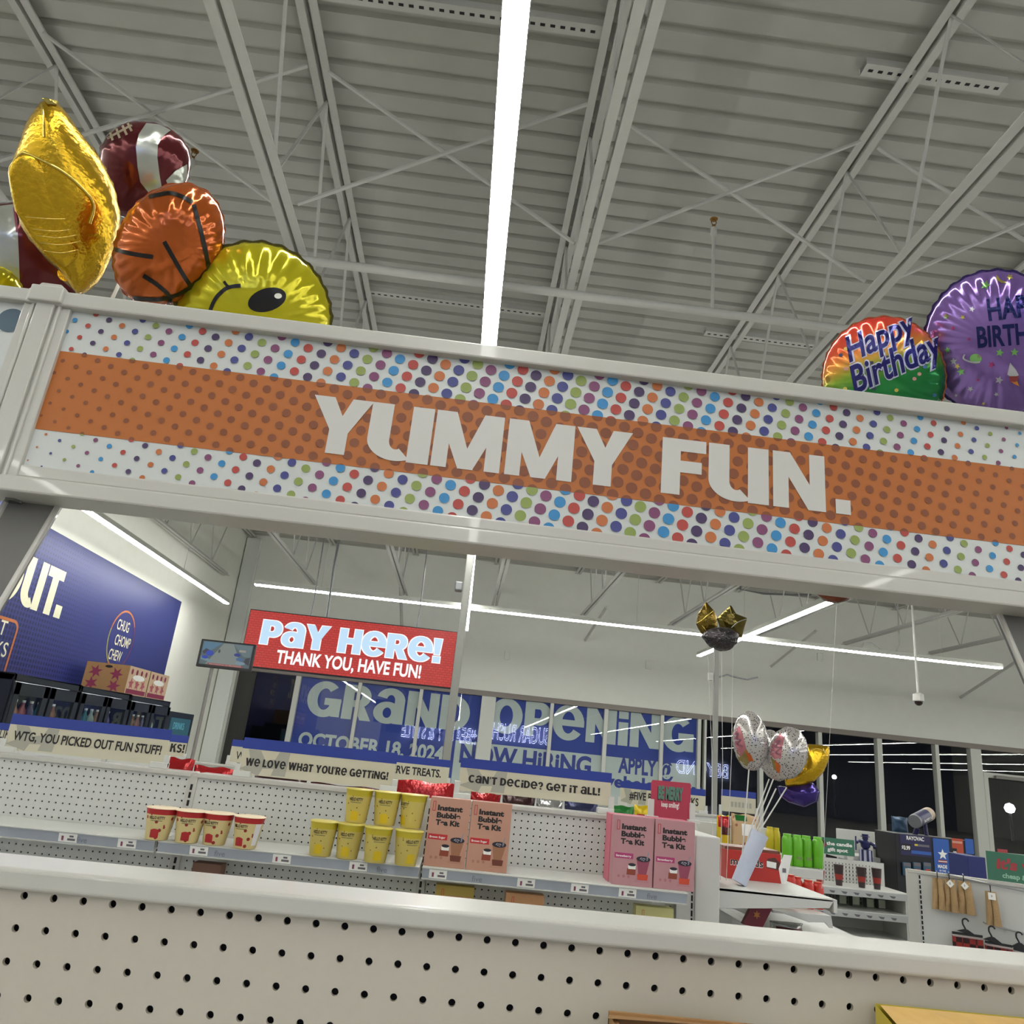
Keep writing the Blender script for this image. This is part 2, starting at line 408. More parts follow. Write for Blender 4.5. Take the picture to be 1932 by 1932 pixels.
# glossy corner trim between left wall and windows, and the two square posts
p0 = at(438, 1240, 16.9); p1 = at(470, 1240, 16.9)
GLOSSW = M('gloss_white_paint', (200, 203, 198), 0.18, k=1.25, coat=.4)
struct(MB().box(WX+.02, -4.95, WY-.10, WY-.001, 0, DZ-.1, GLOSSW).build('trim_40', bevel=.02))
# structural column in the middle distance
GREYC = M('grey_painted_steel', (138, 138, 132), 0.5, k=1.1)
cx0 = at(847.5, 1320, 8.0).x; cx1 = at(863, 1320, 8.0).x
struct(MB().box(cx0, cx1, 8.0, 8.09, 0, DZ-.02, GREYC).build('column_1', bevel=.012))
p = at(1352, 1300, 9.0)
struct(MB().box(p.x-.027, p.x+.027, 9.0, 9.055, 0, 3.2, GREYC).build('column_2', bevel=.006))

# ---- lamps: continuous linear fixtures
LEDM = M('led_diffuser', (255, 250, 240), emit=LED)
LZ = 3.736
def strip(a, b, label, along):
    Lh = (b-a)
    root = thing('linear_light', (0, 0, LZ), label, 'light', 'linear ceiling lights')
    body, dif, cab = MB(), MB(), None
    wd = .043
    if along == 'y':
        body.box(-wd, wd, a, b, .034, .095, ALU); dif.box(-wd, wd, a+.01, b-.01, .016, .034, LEDM)
    else:
        body.box(a, b, -wd, wd, .034, .095, ALU); dif.box(a+.01, b-.01, -wd, wd, .016, .034, LEDM)
    for mbx, nm in ((body, 'housing'), (dif, 'diffuser')):
        o = mbx.build(nm, None, origin=(0, 0, 0)); o.parent = root; o.location = (0, 0, 0); o['_o'] = root['_o']
    t = a+1.0
    while t < b:
        q = (0, t) if along == 'y' else (t, 0)
        o = MB().tube([(q[0], q[1], .09), (q[0], q[1], DZ-LZ+(-.012 if along == 'y' else .085))], .003, STEELW, n=5).build('hanger_wire', None, origin=(0, 0, 0))
        o.parent = root; o.location = (0, 0, 0); o['_o'] = root['_o']
        t += 4.9
    return root
rows = [(-4.576, 'long white light strip running beside the navy wall graphic'), (-.0855, 'long white light strip straight above the camera and polka dot header'),
        (4.39, 'white light strip slanting behind the gold star balloons'), (8.89, 'white light strip starting at the far right edge of the room'),
        (13.36, 'light strip seen only as a reflection, fifth row from the navy wall'), (17.84, 'light strip seen only as a reflection, sixth row from the navy wall'),
        (22.2, 'light strip mirrored as a bright line in the dark windows'), (26.7, 'light strip mirrored faintly, next to last row by right wall'), (31.2, 'light strip of the last row by the right wall')]
for x, lb in rows:
    s_ = strip(-18.5, 11.8 if x == 8.89 else 14.3, lb, 'y'); s_.location.x = x
s_ = strip(at(480, 1105, 11.55).x, at(1890, 1265, 11.55).x, 'white light strip running across in front of the front windows', 'x')
s_.location = (0, 11.55, LZ-.101)

# ---- roof joists
def zig(mbx, x, y0, y1, za, zb, step, r, mat):
    pts = []; yy = y0; up = False
    while yy < y1: pts.append((x, yy, zb if up else za)); up = not up; yy += step
    mbx.tube(pts, r, mat, n=6, smooth=False)
JB = 4.56
def joist():
    root = thing('roof_joist', (0, 0, JB), '', 'joist', 'open web roof joists')
    for zz, hh, sp, nm in ((JB, .062, .013, 'bottom_chord'), (DZ-.075, .07, .016, 'top_chord')):
        for s_ in (-1, 1):
            x0, x1 = sorted((s_*sp, s_*(sp+.052)))
            mbx = MB(); mbx.box(x0, x1, YB+.1, WY-.05 if nm == 'top_chord' else WY-1.3, zz, zz+.009, STEELW)
            e0, e1 = sorted((s_*sp, s_*(sp+.009)))
            mbx.box(e0, e1, YB+.1, WY-.05 if nm == 'top_chord' else WY-1.3, zz+.009, zz+hh, STEELW)
            mbx.build(nm, root)
    mbx = MB(); zig(mbx, 0, -6.1, WY-1.4, JB+.02, DZ-.05, .61, .0125, STEELW); mbx.build('web', root)
    return root
JX = [-5.2+1.88*i for i in range(0, 12)]
jl = ['hidden behind the navy wall graphic edge', 'behind the gold star balloon, crossing the top left corner', 'between the football balloon and the central light strip',
      'just right of the central light strip', 'crossing the upper right area above the birthday balloons', 'cutting the top right corner of the picture',
      'two bays beyond the top right corner', 'out past the purple birthday balloon', 'four bays right of the birthday balloons',
      'five bays right of the birthday balloons', 'six bays right of the birthday balloons', 'seven bays right of the birthday balloons']
JX[0] = -5.15
j0 = joist()
for i, x in enumerate(JX[:9]):
    o = j0 if i == 0 else dup(j0)
    o.location.x = x; o['label'] = 'white open web roof joist '+jl[i]
# girder carrying the joist ends along the front wall
# perforated straps fixed to the deck
def strap(X0, X1, Yc, label):
    Lw = X1-X0
    mbx = MB(); mbx.box(X0, X1, Yc-.045, Yc+.045, DZ-.052, DZ-.046, STEELW)
    mbx.box(X0, X1, Yc-.045, Yc-.039, DZ-.046, DZ, STEELW); mbx.box(X0, X1, Yc+.039, Yc+.045, DZ-.046, DZ, STEELW)
    t = X0+.03
    while t < X1-.04:
        z_ = DZ-.0525
        mbx.quad((t, Yc-.010, z_), (t+.030, Yc-.010, z_), (t+.030, Yc+.010, z_), (t, Yc+.010, z_), DARK); t += .062
    o = mbx.build('channel_strap'); tag(o, label, 'strap', 'slotted channels under the roof deck')
for a, b, yc, lb in ((-1.40, .40, 3.46, 'white slotted channel across the deck at the top of the light strip'), (2.02, 2.92, 3.46, 'short white slotted channel high up at the right edge'),
                     (-1.40, .40, 6.59, 'distant slotted channel just above the polka dot header'), (2.0, 3.9, 6.55, 'slotted channel over the rainbow birthday balloon')):
    strap(a, b, yc, lb)
# sprinkler main and upright heads
PZ, PY = 4.47, 4.29
tag(MB().tube([(WX+.05, PY, PZ), (16, PY, PZ)], .029, STEELW, n=14).build('sprinkler_pipe'), 'white sprinkler main pipe running crosswise under the roof joists', 'pipe')
BRASS = M('brass', (150, 112, 60), .3, .8)
def sprinkler(x, zt, Yp, label):
    root = thing('fire_sprinkler', (x, Yp, PZ), label, 'sprinkler', 'upright sprinkler heads')
    MB().tube([(x, Yp, PZ+.02), (x, Yp, zt-.10)], .012, STEELW, n=8).build('riser', root)
    MB().lathe([(.012, -.02), (.022, 0), (.022, .05), (.014, .055)], (x, Yp, zt-.13), STEELW, n=12).build('coupling', root)
    mbx = MB(); mbx.lathe([(.013, 0), (.013, .02), (.006, .025)], (x, Yp, zt-.075), BRASS, n=10)
    for s_ in (-1, 1): mbx.tube([(x+s_*.008, Yp, zt-.055), (x+s_*.018, Yp, zt-.03), (x+s_*.004, Yp, zt-.004)], .0035, BRASS, n=6)
    mbx.build('frame', root)
    MB().lathe([(.0, 0), (.026, -.002), (.028, .002), (.0, .006)], (x, Yp, zt-.004), BRASS, n=14).build('deflector', root)
q = at(1347, 413, PY); sprinkler(q.x, q.z, PY, 'brass sprinkler head standing on a thin white riser, right of light strip')
q = at(368, 284, PY); sprinkler(q.x, q.z, PY, 'brass sprinkler head poking out beside the football balloon')
# cross bracing between joists
def brace(a, b, label, r=.014):
    d = (b-a).normalized()
    tag(MB().tube([a, b], r, STEELW, n=6, smooth=False).build('bridging_bar'), label, 'brace', 'bridging bars between roof joists')
jj = JX
YBR = 3.95
for (k, nm) in ((1, 'behind the gold star balloon'), (2, 'under the deck beside the light strip'), (3, 'right of the light strip'), (4, 'above the birthday balloons')):
    for s_, wrd in ((0, 'rising to the right'), (1, 'falling to the right')):
        za, zb = (JB+.07, DZ-.1) if s_ == 0 else (DZ-.1, JB+.07)
        brace(V3(jj[k]+.07, YBR+s_*.03, za), V3(jj[k+1]-.07, YBR+s_*.03, zb), 'thin white bridging bar %s, %s' % (wrd, nm))
# wall kickers and small devices high on the front wall
for i, (x, yb, lb) in enumerate(((382, 1143, 'behind the left light strip'), (758, 1182, 'above the red pay sign'), (1104, 1208, 'under the cross light beside column'),
                                 (1455, 1257, 'right of the gold star balloons'), (1812, 1316, 'near the right edge'))):
    b = at(x, yb, WY-.03)
    tag(MB().tube([b, V3(b.x+.05, WY-2.2, JB+.05)], .035, STEELW, n=4, smooth=False).build('wall_brace'), 'grey steel kicker brace from joist to front wall, '+lb, 'brace', 'kicker braces on the front wall')
for i, (x, yb, lb) in enumerate(((957, 1237, 'right of the column'), (1223, 1255, 'between column and thin pole'), (1546, 1240, 'under the right end of the cross light'))):
    b = at(x, yb, WY)
    tag(MB().box(b.x-.06, b.x+.06, WY-.05, WY, b.z-.09, b.z+.09, WALLW).build('junction_box', bevel=.008), 'small white box on the front wall, '+lb, 'box', 'white boxes on the front wall')
# loose cables hanging off the joist ends
def cable(pix, Y, r, mat, label):
    tag(MB().tube([at(x, y, Y) for x, y in pix], r, mat, n=6).build('cable'), label, 'cable')
cable([(1397, 1012), (1397, 1112), (1440, 1120), (1490, 1122), (1530, 1122)], 14.5, .02, GREYM, 'dark cable sagging between joist ends behind the header sign')
cable([(1622, 1226), (1630, 1213), (1645, 1214), (1665, 1228), (1690, 1232), (1697, 1215), (1693, 1130), (1690, 1010)], 14.0, .016, STEELW, 'thin cable looping down over the cross light')
cable([(1352, 1279), (1357, 1277), (1372, 1273), (1390, 1278), (1410, 1282), (1430, 1278)], 9.035, .009, GREYM, 'grey cable curling away from the thin pole')
b = at(1344, 1277, 9.02)
tag(MB().box(b.x-.05, b.x+.0, 8.99, 9.05, b.z-.045, b.z+.045, STEELW).build('outlet_box', bevel=.006), 'pale outlet box clipped to the thin pole', 'box')
b = at(864, 1107, 7.95)
tag(MB().box(b.x-.035, b.x+.05, 7.9, 7.999, b.z-.05, b.z+.05, GREYM).build('wall_speaker', bevel=.015), 'grey speaker box on the column beside the central light', 'speaker')
# dome camera on a drop pole
b = at(1733, 1322, 9.0)
root = thing('security_camera', (b.x, 9.0, b.z), 'white dome camera hanging on a long thin drop pole', 'camera')
MB().tube([(b.x, 9, b.z+.08), (b.x, 9, DZ-.01)], .014, STEELW, n=8).build('drop_pole', root)
MB().lathe([(.02, .09), (.06, .075), (.064, .0), (.055, -.01)], (b.x, 9, b.z), WHITE, n=20).build('housing', root)
MB().lathe([(.045, -.01), (.042, -.035), (.022, -.055), (0, -.06)], (b.x, 9, b.z), M('smoked_dome', (40, 24, 24), .1, k=1), n=20).build('lens_dome', root)

# ---- neon lettering on the back wall (seen mirrored in the front windows)
NEON = M('neon_tube', (190, 200, 255), emit=26)
def neon(body, xl, xr, yc, h, label):
    Yv = 2*(WY+.05)-(YB+.12)
    a, b = at(xl, yc, Yv), at(xr, yc, Yv)
    vs, fs = _raw(body, .0, 0, 1.0, .011)
    x0 = min(v[0] for v in vs); x1 = max(v[0] for v in vs); y1 = max(v[1] for v in vs)
    kx = (b.x-a.x)/(x1-x0); kz = h/y1; zc = (a.z+b.z)/2-h/2
    mbx = MB(); mbx.mesh([(b.x-(v[0]-x0)*kx, YB+.1+v[2]*2, zc+v[1]*kz) for v in vs], fs, NEON)
    tag(mbx.build('neon_sign'), label, 'neon sign', 'neon words on the back wall')
neon('SUGAR RUSH', 930, 1036, 1384, 1.1, 'white neon outline sign SUGAR RUSH mirrored in the window banner')
neon('#BEAUTY & STYLE', 757, 900, 1382, 1.0, 'white neon outline sign STYLE mirrored beside the column')
neon('BEYOND', 1276, 1374, 1450, .9, 'white neon outline sign BEYOND mirrored near the thin pole')
# ---- street lamps outside
for x, yy, Y, r, nm in ((1905, 1525, 46, .30, 'bright street lamp seen through the glazed door at night'), (1574, 1466, 60, .18, 'small far street lamp seen through the dark window')):
    b = at(x, yy, Y)
    root = thing('street_lamp', (b.x, Y, 0), nm, 'lamp', 'street lamps outside')
    MB().tube([(b.x, Y, 0), (b.x, Y, b.z)], .08, GREYM, n=8).build('pole', root)
    MB().lathe([(0, -r), (r*.7, -r*.7), (r, 0), (r*.7, r*.7), (0, r)], (b.x, Y, b.z), M('lamp_globe', (250, 245, 255), emit=5), n=16).build('lamp_head', root)
# ================================================================== header sign over the near shelving
HY = .885
ORANGE = M('orange_print', (172, 98, 36), 0.5, k=.98, var=.03)
BROWN = M('brown_dot_print', (128, 70, 38), 0.5, k=.95, var=.03)
SIGNW = M('white_sign_card', (208, 212, 208), 0.35, k=.89, bscale=300, var=.015)
DOTC = [M('dot_indigo', (62, 66, 128), .5, k=.95), M('dot_green', (136, 152, 78), .5, k=.95), M('dot_plum', (124, 66, 104), .5, k=.95), M('dot_blue', (52, 132, 186), .5, k=.95),
        M('dot_red', (172, 66, 58), .5, k=.95), M('dot_violet', (66, 48, 88), .5, k=.95), M('dot_orange', (186, 106, 56), .5, k=.95)]
XL_, XR_ = -.592, .762
ZT, ZOT, ZOB, ZB = 1.992, 1.934, 1.826, 1.776
hdr = thing('header_sign', (.085, HY+.03, 1.74), 'white framed polka dot header sign reading Yummy Fun on an orange band', 'sign')
mb = MB(); mb.box(XL_-.01, XR_+.01, HY, HY+.008, 1.76, 2.0, SIGNW)
mb.box(XL_, XR_, HY-.0006, HY, ZOB, ZOT, ORANGE)
O2, a2, b2 = (-.05447, 1.97582), (-.00561, -.01774), (.01801, -.00583)
RS = [(-.66, .0006), (-.60, .0013), (-.58, .0020), (-.505, .0032), (-.413, .0041), (-.23, .0058), (-.02, .0072), (.15, .0074), (.356, .0067), (.53, .0050), (.63, .0041), (.74, .0025), (.82, .0012)]
def rad(s):
    for (s0, r0), (s1, r1) in zip(RS, RS[1:]):
        if s <= s1: return r0+(r1-r0)*max(0, (s-s0))/(s1-s0)
    return .001
for j in range(-50, 60):
    for i in range(-40, 45):
        x = O2[0]+i*a2[0]+j*b2[0]; z = O2[1]+i*a2[1]+j*b2[1]
        if not (XL_-.01 < x < XR_+.01 and ZB-.01 < z < ZT+.014): continue
        r = rad(x+.6*(z-1.9)); poly = ell(x, z, r, r, 22)
        poly = clip(clip(poly, 0, XL_, False), 0, XR_, True) if (x < XL_+.01 or x > XR_-.01) else poly
        for z0, z1, inside in ((ZOT, 2.0, 0), (ZOB, ZOT, 1), (1.765, ZOB, 0)):
            if z-r > z1 or z+r < z0: continue
            p = clip(clip(poly, 1, z0, False), 1, z1, True)
            if len(p) < 3: continue
            mb.mesh([(q[0], HY-.0011, q[1]) for q in p], [tuple(range(len(p)))], BROWN if inside else DOTC[j % 7])
mb.build('sign_panel', hdr)
# lettering: each letter fitted to where it stands on the band
LW = M('white_lettering', (208, 206, 200), .45, k=.9, var=.01)
mb = MB()
word = [('Y', 595, 743, 707, 757), ('u', 705, 758, 822, 771), ('M', 826.5, 773, 953, 789), ('M', 962, 791, 1085.5, 806), ('Y', 1089, 807, 1194, 818),
        ('F', 1250, 825, 1332, 837), ('u', 1337, 838, 1449, 850), ('N', 1457, 851, 1554, 861)]
zt = [at(x, y, HY).z for _, x, y, _, _ in word]; ztop = sum(zt)/len(zt); zbase = sum(at(x, y, HY).z for x, y in ((614, 856), (835, 877), (1148, 918), (1248, 932), (1560, 970)))/5
for ch, x0, y0, x1, y1 in word:
    A, B = at(x0, y0, HY), at(x1, y1, HY)
    xa, xb = A.x, B.x
    wd, polys = GL[ch]
    # the photo's corners are the letter's top corners
    for li, p in enumerate(polys):
        yy = HY-.0016-li*1.2e-5
        mb.prism([(xa+q[0]/wd*(xb-xa), zbase+q[1]*(ztop-zbase)) for q in p], V3(0, yy, 0), X_, Z_, MY, 0, 0, LW)
A, B = at(1575, 942, HY), at(1605, 972, HY)
mb.prism(rect(A.x, zbase, A.x+.0195, zbase+.0195), V3(0, HY-.0016, 0), X_, Z_, MY, 0, .0004, LW)
mb.build('lettering', hdr)
mb = MB(); mb.box(XL_-.02, XR_+.04, HY-.012, HY+.045, 1.992, 2.013, WHITE); mb.build('top_rail', hdr, bevel=.0025)
mb = MB(); mb.box(XL_-.03, XR_+.05, HY-.010, HY+.045, 1.742, 1.762, WHITE); mb.box(XL_-.02, XR_+.04, HY-.004, HY+.04, 1.762, 1.778, WHITE)
mb.build('bottom_rail', hdr, bevel=.0025)
mb = MB(); mb.box(XL_-.02, XR_+.04, HY+.008, HY+.012, 1.76, 2.0, WHITE2); mb.build('back_panel', hdr)
def hpost(xc, nm):
    mb = MB(); mb.box(xc-.030, xc+.030, HY-.006, HY+.045, 1.75, 1.995, WHITE); mb.box(xc-.0115, xc+.0115, HY-.011, HY, 1.75, 1.994, WHITE)
    mb.box(xc-.019, xc-.0145, HY-.009, HY, 1.75, 1.994, WHITE); mb.box(xc+.0145, xc+.019, HY-.009, HY, 1.75, 1.994, WHITE)
    o = mb.build('post', hdr, bevel=.0015)
    mb = MB(); mb.box(xc-.021, xc+.021, HY-.017, HY+.048, 1.9935, 2.016, WHITE); mb.prism([(-.017, 2.016), (.017, 2.016), (.013, 2.022), (-.013, 2.022)], V3(xc, HY-.012, 0), X_, Z_, MY, -.055, 0, WHITE)
    mb.build('cap', o, bevel=.002)
xp = at(72, 640, HY).x+.0015
hpost(xp, 'l'); hpost(.795, 'r')
GPL = M('pale_grey_leg', (132, 131, 127), .22, k=.75, coat=.4)
def leg(Ti, To, Bi, Bo):
    mb = MB(); D = V3(0, .012, .006)
    a, b, c, d = Ti, To, Bo, Bi
    mb.mesh([a, b, c, d, a+D, b+D, c+D, d+D], [(0, 1, 2, 3), (7, 6, 5, 4), (0, 4, 5, 1), (1, 5, 6, 2), (2, 6, 7, 3), (3, 7, 4, 0)], GPL)
    for p, q in ((a, d), (b, c)): mb.tube([p, q], .0035, WHITE, n=8)  # white tubes paint the highlights along both leg edges
    o = mb.build('leg', hdr)
leg(at(116, 944, .925), at(21, 930, .925), at(-278, 1612, .80), at(-358, 1600, .80))
leg(at(1880, 1146, .925), at(1985, 1158, .925), at(2160, 1797, .80), at(2330, 1812, .80))
q = at(26, 942, .915)
MB().lathe([(.0, -.004), (.010, -.004), (.010, 0), (.006, 0), (.006, .008)], q, M('zinc_bolt', (120, 122, 120), .25, .8), n=6, smooth=False).build('bolt', hdr)
# neighbouring header to the left: just its end shows
nb = thing('header_sign', (-1.0, HY+.03, 1.74), 'white header sign panel cut off at the left picture edge', 'sign')
mb = MB(); mb.box(-1.6, xp-.02, HY, HY+.008, 1.745, 2.0, SIGNW); c_ = at(30, 606, HY)
mb.prism(ell(c_.x-.006, c_.z, .017, .017, 26), V3(0, HY-.0008, 0), X_, Z_, MY, 0, 0, M('dot_slate', (78, 98, 112), .5, k=.95)); mb.build('sign_panel', nb)
mb = MB(); mb.box(-1.6, xp-.022, HY-.011, HY+.045, 1.993, 2.012, WHITE); mb.build('top_rail', nb, bevel=.0025)
mb = MB(); mb.box(-1.6, XL_-.03, HY-.010, HY+.045, 1.742, 1.776, WHITE); mb.build('bottom_rail', nb, bevel=.0025)

# ================================================================== shelving with pegboards
PEGW = M('white_pegboard', (198, 191, 177), .5, k=.87, bscale=150, var=.03)
def pegboard(mb, xh, zh, ncol, nrow, pitch, r, Y, dep, x0, x1, z0, z1, mat, seg):
    """panel facing -Y: hole (0,0) at (xh, zh); x grows right, rows go down"""
    hp = pitch/2
    cs, sq = [], []
    for k in range(seg):
        a = 2*PI*(k+.5)/seg if seg == 4 else 2*PI*k/seg
        c, s_ = math.cos(a), math.sin(a); m_ = max(abs(c), abs(s_)); cs.append((c*r, s_*r)); sq.append((c/m_*hp, s_/m_*hp))
    for j in range(nrow):
        for i in range(ncol):
            cx, cz = xh+i*pitch, zh-j*pitch
            vs = [(cx+a, Y, cz+b) for a, b in sq]+[(cx+a, Y, cz+b) for a, b in cs]+[(cx+a, Y+dep, cz+b) for a, b in cs]
            fs = []
            for k in range(seg):
                k2 = (k+1) % seg
                fs += [(k, k2, seg+k2, seg+k), (seg+k, seg+k2, 2*seg+k2, 2*seg+k)]
            mb.mesh(vs, fs, mat)
    gx0, gx1, gz1, gz0 = xh-hp, xh+(ncol-1)*pitch+hp, zh+hp, zh-(nrow-1)*pitch-hp
    for a, b, c, d in ((x0, gx0, z0, z1), (gx1, x1, z0, z1), (gx0, gx1, gz1, z1), (gx0, gx1, z0, gz0)):
        if b-a > 1e-4 and d-c > 1e-4: mb.quad((a, Y, c), (b, Y, c), (b, Y, d), (a, Y, d), mat)
# near unit
NY = .758
near = thing('gondola_shelving', (.09, NY+.03, 0), 'white pegboard shelving unit closest to the camera, along the bottom', 'shelving')
h0 = at(45.5, 1690, NY)
nx0 = h0.x-8*.0254
mb = MB(); pegboard(mb, nx0, h0.z, 56, 14, .0254, .0032, NY, .004, -.62, .80, .98, 1.354, PEGW, 16)
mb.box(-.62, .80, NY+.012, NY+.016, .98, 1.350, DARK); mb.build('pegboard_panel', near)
mb = MB(); mb.box(-.62, .80, NY, NY+.016, .12, .98, PEGW); mb.build('lower_panel', near)
mb = MB(); mb.box(-.62, .80, NY-.009, .820, 1.3525, 1.3700, WHITE); mb.build('top_rail', near, bevel=.0035, seg=4)
mb = MB(); mb.box(-.62, .80, .804, .816, .12, 1.349, WHITE2); mb.build('back_panel', near)
for x in (-.62, .78): MB().box(x-.01, x+.03, NY+.004, .812, .0, 1.349, WHITE).build('upright', near, bevel=.002)
MB().box(-.62, .80, NY-.40, .83, 0, .12, WHITE2).build('base_deck', near)
MB().box(-.60, .78, NY-.30, NY, 1.045, 1.065, WHITE).build('shelf', near, bevel=.003)
# boxes on the near unit's shelf, only their tops show
YEL = M('yellow_card', (206, 186, 62), .35, k=1.4, coat=.3)
A, B = at(1150, 1909, .722), at(1336, 1922, .722)
t = thing('carton', (A.x+.05, .68, 1.065), 'open brown cardboard carton cut off by the bottom edge', 'box')
zt_ = A.z+.001
mb = MB(); x0, x1 = A.x, A.x+.13
mb.box(x0, x1, .622, .626, 1.065, zt_-.004, CARD); mb.box(x0, x1, .722, .726, 1.065, zt_-.001, CARD); mb.box(x0, x0+.004, .622, .726, 1.065, zt_-.003, CARD); mb.box(x1-.004, x1, .622, .726, 1.065, zt_-.003, CARD)
mb.box(x0, x1, .622, .726, 1.065, 1.07, CARD); mb.build('box_body', t)
mb = MB(); q0, q1 = at(1140, 1910, .715), at(1336, 1922, .715)
mb.mesh([(x0, .722, zt_-.003), (x1, .722, zt_-.003), (q1.x+.02, .70, q1.z), (q0.x, .70, q0.z)], [(0, 1, 2, 3)], CARD); mb.build('flap', t)
A, B = at(1650, 1893, .745), at(1932, 1915, .745)
t = thing('carton', (A.x+.08, .68, 1.065), 'yellow glossy display box cut off by the bottom right corner', 'box')
mb = MB(); x0, x1 = A.x, A.x+.20; z1 = A.z
mb.mesh([(x0, .745, 1.065), (x1, .745, 1.065), (x1, .745, z1), (x0, .745, z1), (x0+.006, .60, 1.065), (x1, .60, 1.065), (x1, .60, z1-.045), (x0+.006, .60, z1-.045)],
        [(0, 1, 2, 3), (4, 5, 6, 7), (0, 3, 7, 4), (1, 5, 6, 2)], YEL); mb.build('box_body', t, bevel=.001)
FILM = M('clear_film', (214, 176, 110), .12, k=1.1, bump=.5, bscale=30, coat=.6)
mb = MB(); mb.mesh([(x0+.004, .743, z1-.0005), (x1, .743, z1-.0005), (x1, .60, z1-.0455), (x0+.010, .60, z1-.0455)], [(0, 1, 2, 3)], FILM); mb.build('film_lid', t)

# far unit, facing the camera across the aisle
FY = 3.15
gA = thing('gondola_shelving', (0, FY+.15, 0), 'long white shelving run with noodle cups and tea kits across the aisle', 'shelving')
ua = at(363, 1480, FY).x; ub = at(791, 1690, FY).x; uc = .875
ZTA = 1.328
anch = [((6.5, 1441), ua-.93, ua), ((383, 1481), ua, ub), ((972.7, 1538.5), ub, uc)]
for (hx, hy), x0, x1 in anch:
    h = at(hx, hy, FY); zh = 1.312
    k = math.floor((h.x-(x0+.018))/.0254); xh = h.x-k*.0254
    nc = int((x1-.018-xh)/.0254)+1
    mb = MB(); pegboard(mb, xh, zh, nc, 22, .0254, .0034, FY, .004, x0+.016, x1-.016, .74, ZTA, WHITE2, 8)
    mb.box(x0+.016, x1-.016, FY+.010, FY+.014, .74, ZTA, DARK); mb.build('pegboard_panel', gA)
    mb = MB(); mb.box(x0+.01, x1-.01, FY-.012, FY+.10, ZTA-.005, ZTA+.012, WHITE); mb.build('top_rail', gA, bevel=.003)
    # shelf with price channel
    for zs, yf in ((1.124, 2.918), (.84, 2.86)):
        mb = MB(); mb.box(x0+.004, x1-.004, yf, FY-.002, zs-.028, zs, WHITE2); sh = mb.build('shelf', gA, bevel=.003)
        mb = MB(); mb.obox(V3(0, yf-.004, zs-.036), X_, V3(0, -.25, 1).normalized(), V3(0, -1, -.25).normalized(), x0+.006, x1-.006, 0, .033, 0, .003, M('price_channel', (150, 156, 166), .2, k=1.1, bscale=9, var=.16))
        mb.obox(V3(0, yf-.004, zs-.036), X_, V3(0, -.25, 1).normalized(), V3(0, -1, -.25).normalized(), x0+.004, x1-.004, -.004, 0, 0, .006, WHITE2)
        mb.obox(V3(0, yf-.004, zs-.036), X_, V3(0, -.25, 1).normalized(), V3(0, -1, -.25).normalized(), x0+.004, x1-.004, .033, .036, 0, .006, WHITE2)
        mb.build('price_channel', sh)
        if zs < 1: continue
        Uv, Nv = V3(0, -.25, 1).normalized(), V3(0, -1, -.25).normalized()
        for tx in {0: (.60, .80), 1: (.115, .40, .665), 2: (.03, .34, .53, .70)}[[a[1] for a in anch].index(x0)]:
            xx = x0+tx
            mb = MB(); Oq = V3(0, yf-.004, zs-.036); mb.obox(Oq, X_, Uv, Nv, xx, xx+.062, .002, .031, .003, .0042, PAPER)
            mb.obox(Oq, X_, Uv, Nv, xx+.030, xx+.056, .008, .015, .0042, .0046, M('tag_grey', (96, 92, 98), .6, k=1.2))
            mb.obox(Oq, X_, Uv, Nv, xx+.036, xx+.050, .019, .025, .0042, .0046, M('tag_grey'))
            mb.obox(Oq, X_, Uv, Nv, xx+.010, xx+.017, .007, .022, .0042, .0046, M('tag_plum', (120, 60, 84), .6, k=1.2)); mb.build('price_tag', sh)
        for tx in ({0: (.66,), 1: (.20, .76), 2: (.18, .80)}[[a[1] for a in anch].index(x0)]):
            mb = MB(); s2 = text2('five', .018, off=.01); Oq = V3(x0+tx, yf-.004, zs-.036)+Nv*.0036+Uv*.005
            mb.flat(s2, Oq, X_, Uv, Nv, .0002, M('channel_print', (110, 116, 126), .5, k=1.1)); mb.build('channel_lettering', sh)
SLOT = M('slot_black', (16, 14, 14), .8, k=1)
for x in (ua-.93, ua, ub, uc):
    mb = MB(); mb.box(x-.017, x+.017, FY-.006, FY+.10, 0, ZTA+.002, WHITE); zz = ZTA-.03
    while zz > .74: mb.quad((x-.0045, FY-.0064, zz-.021), (x+.0045, FY-.0064, zz-.021), (x+.0045, FY-.0064, zz), (x-.0045, FY-.0064, zz), SLOT); zz -= .0285
    mb.build('upright', gA)
MB().box(ua-.95, uc+.02, 2.74, FY+.10, 0, .14, WHITE2).build('base_deck', gA)
MB().box(ua-.93, uc, FY+.085, FY+.10, .14, ZTA, WHITE2).build('back_panel', gA)
MB().box(ua-.93, uc, FY+.10, FY+.50, 1.17, 1.19, WHITE2).build('shelf', gA, bevel=.003)
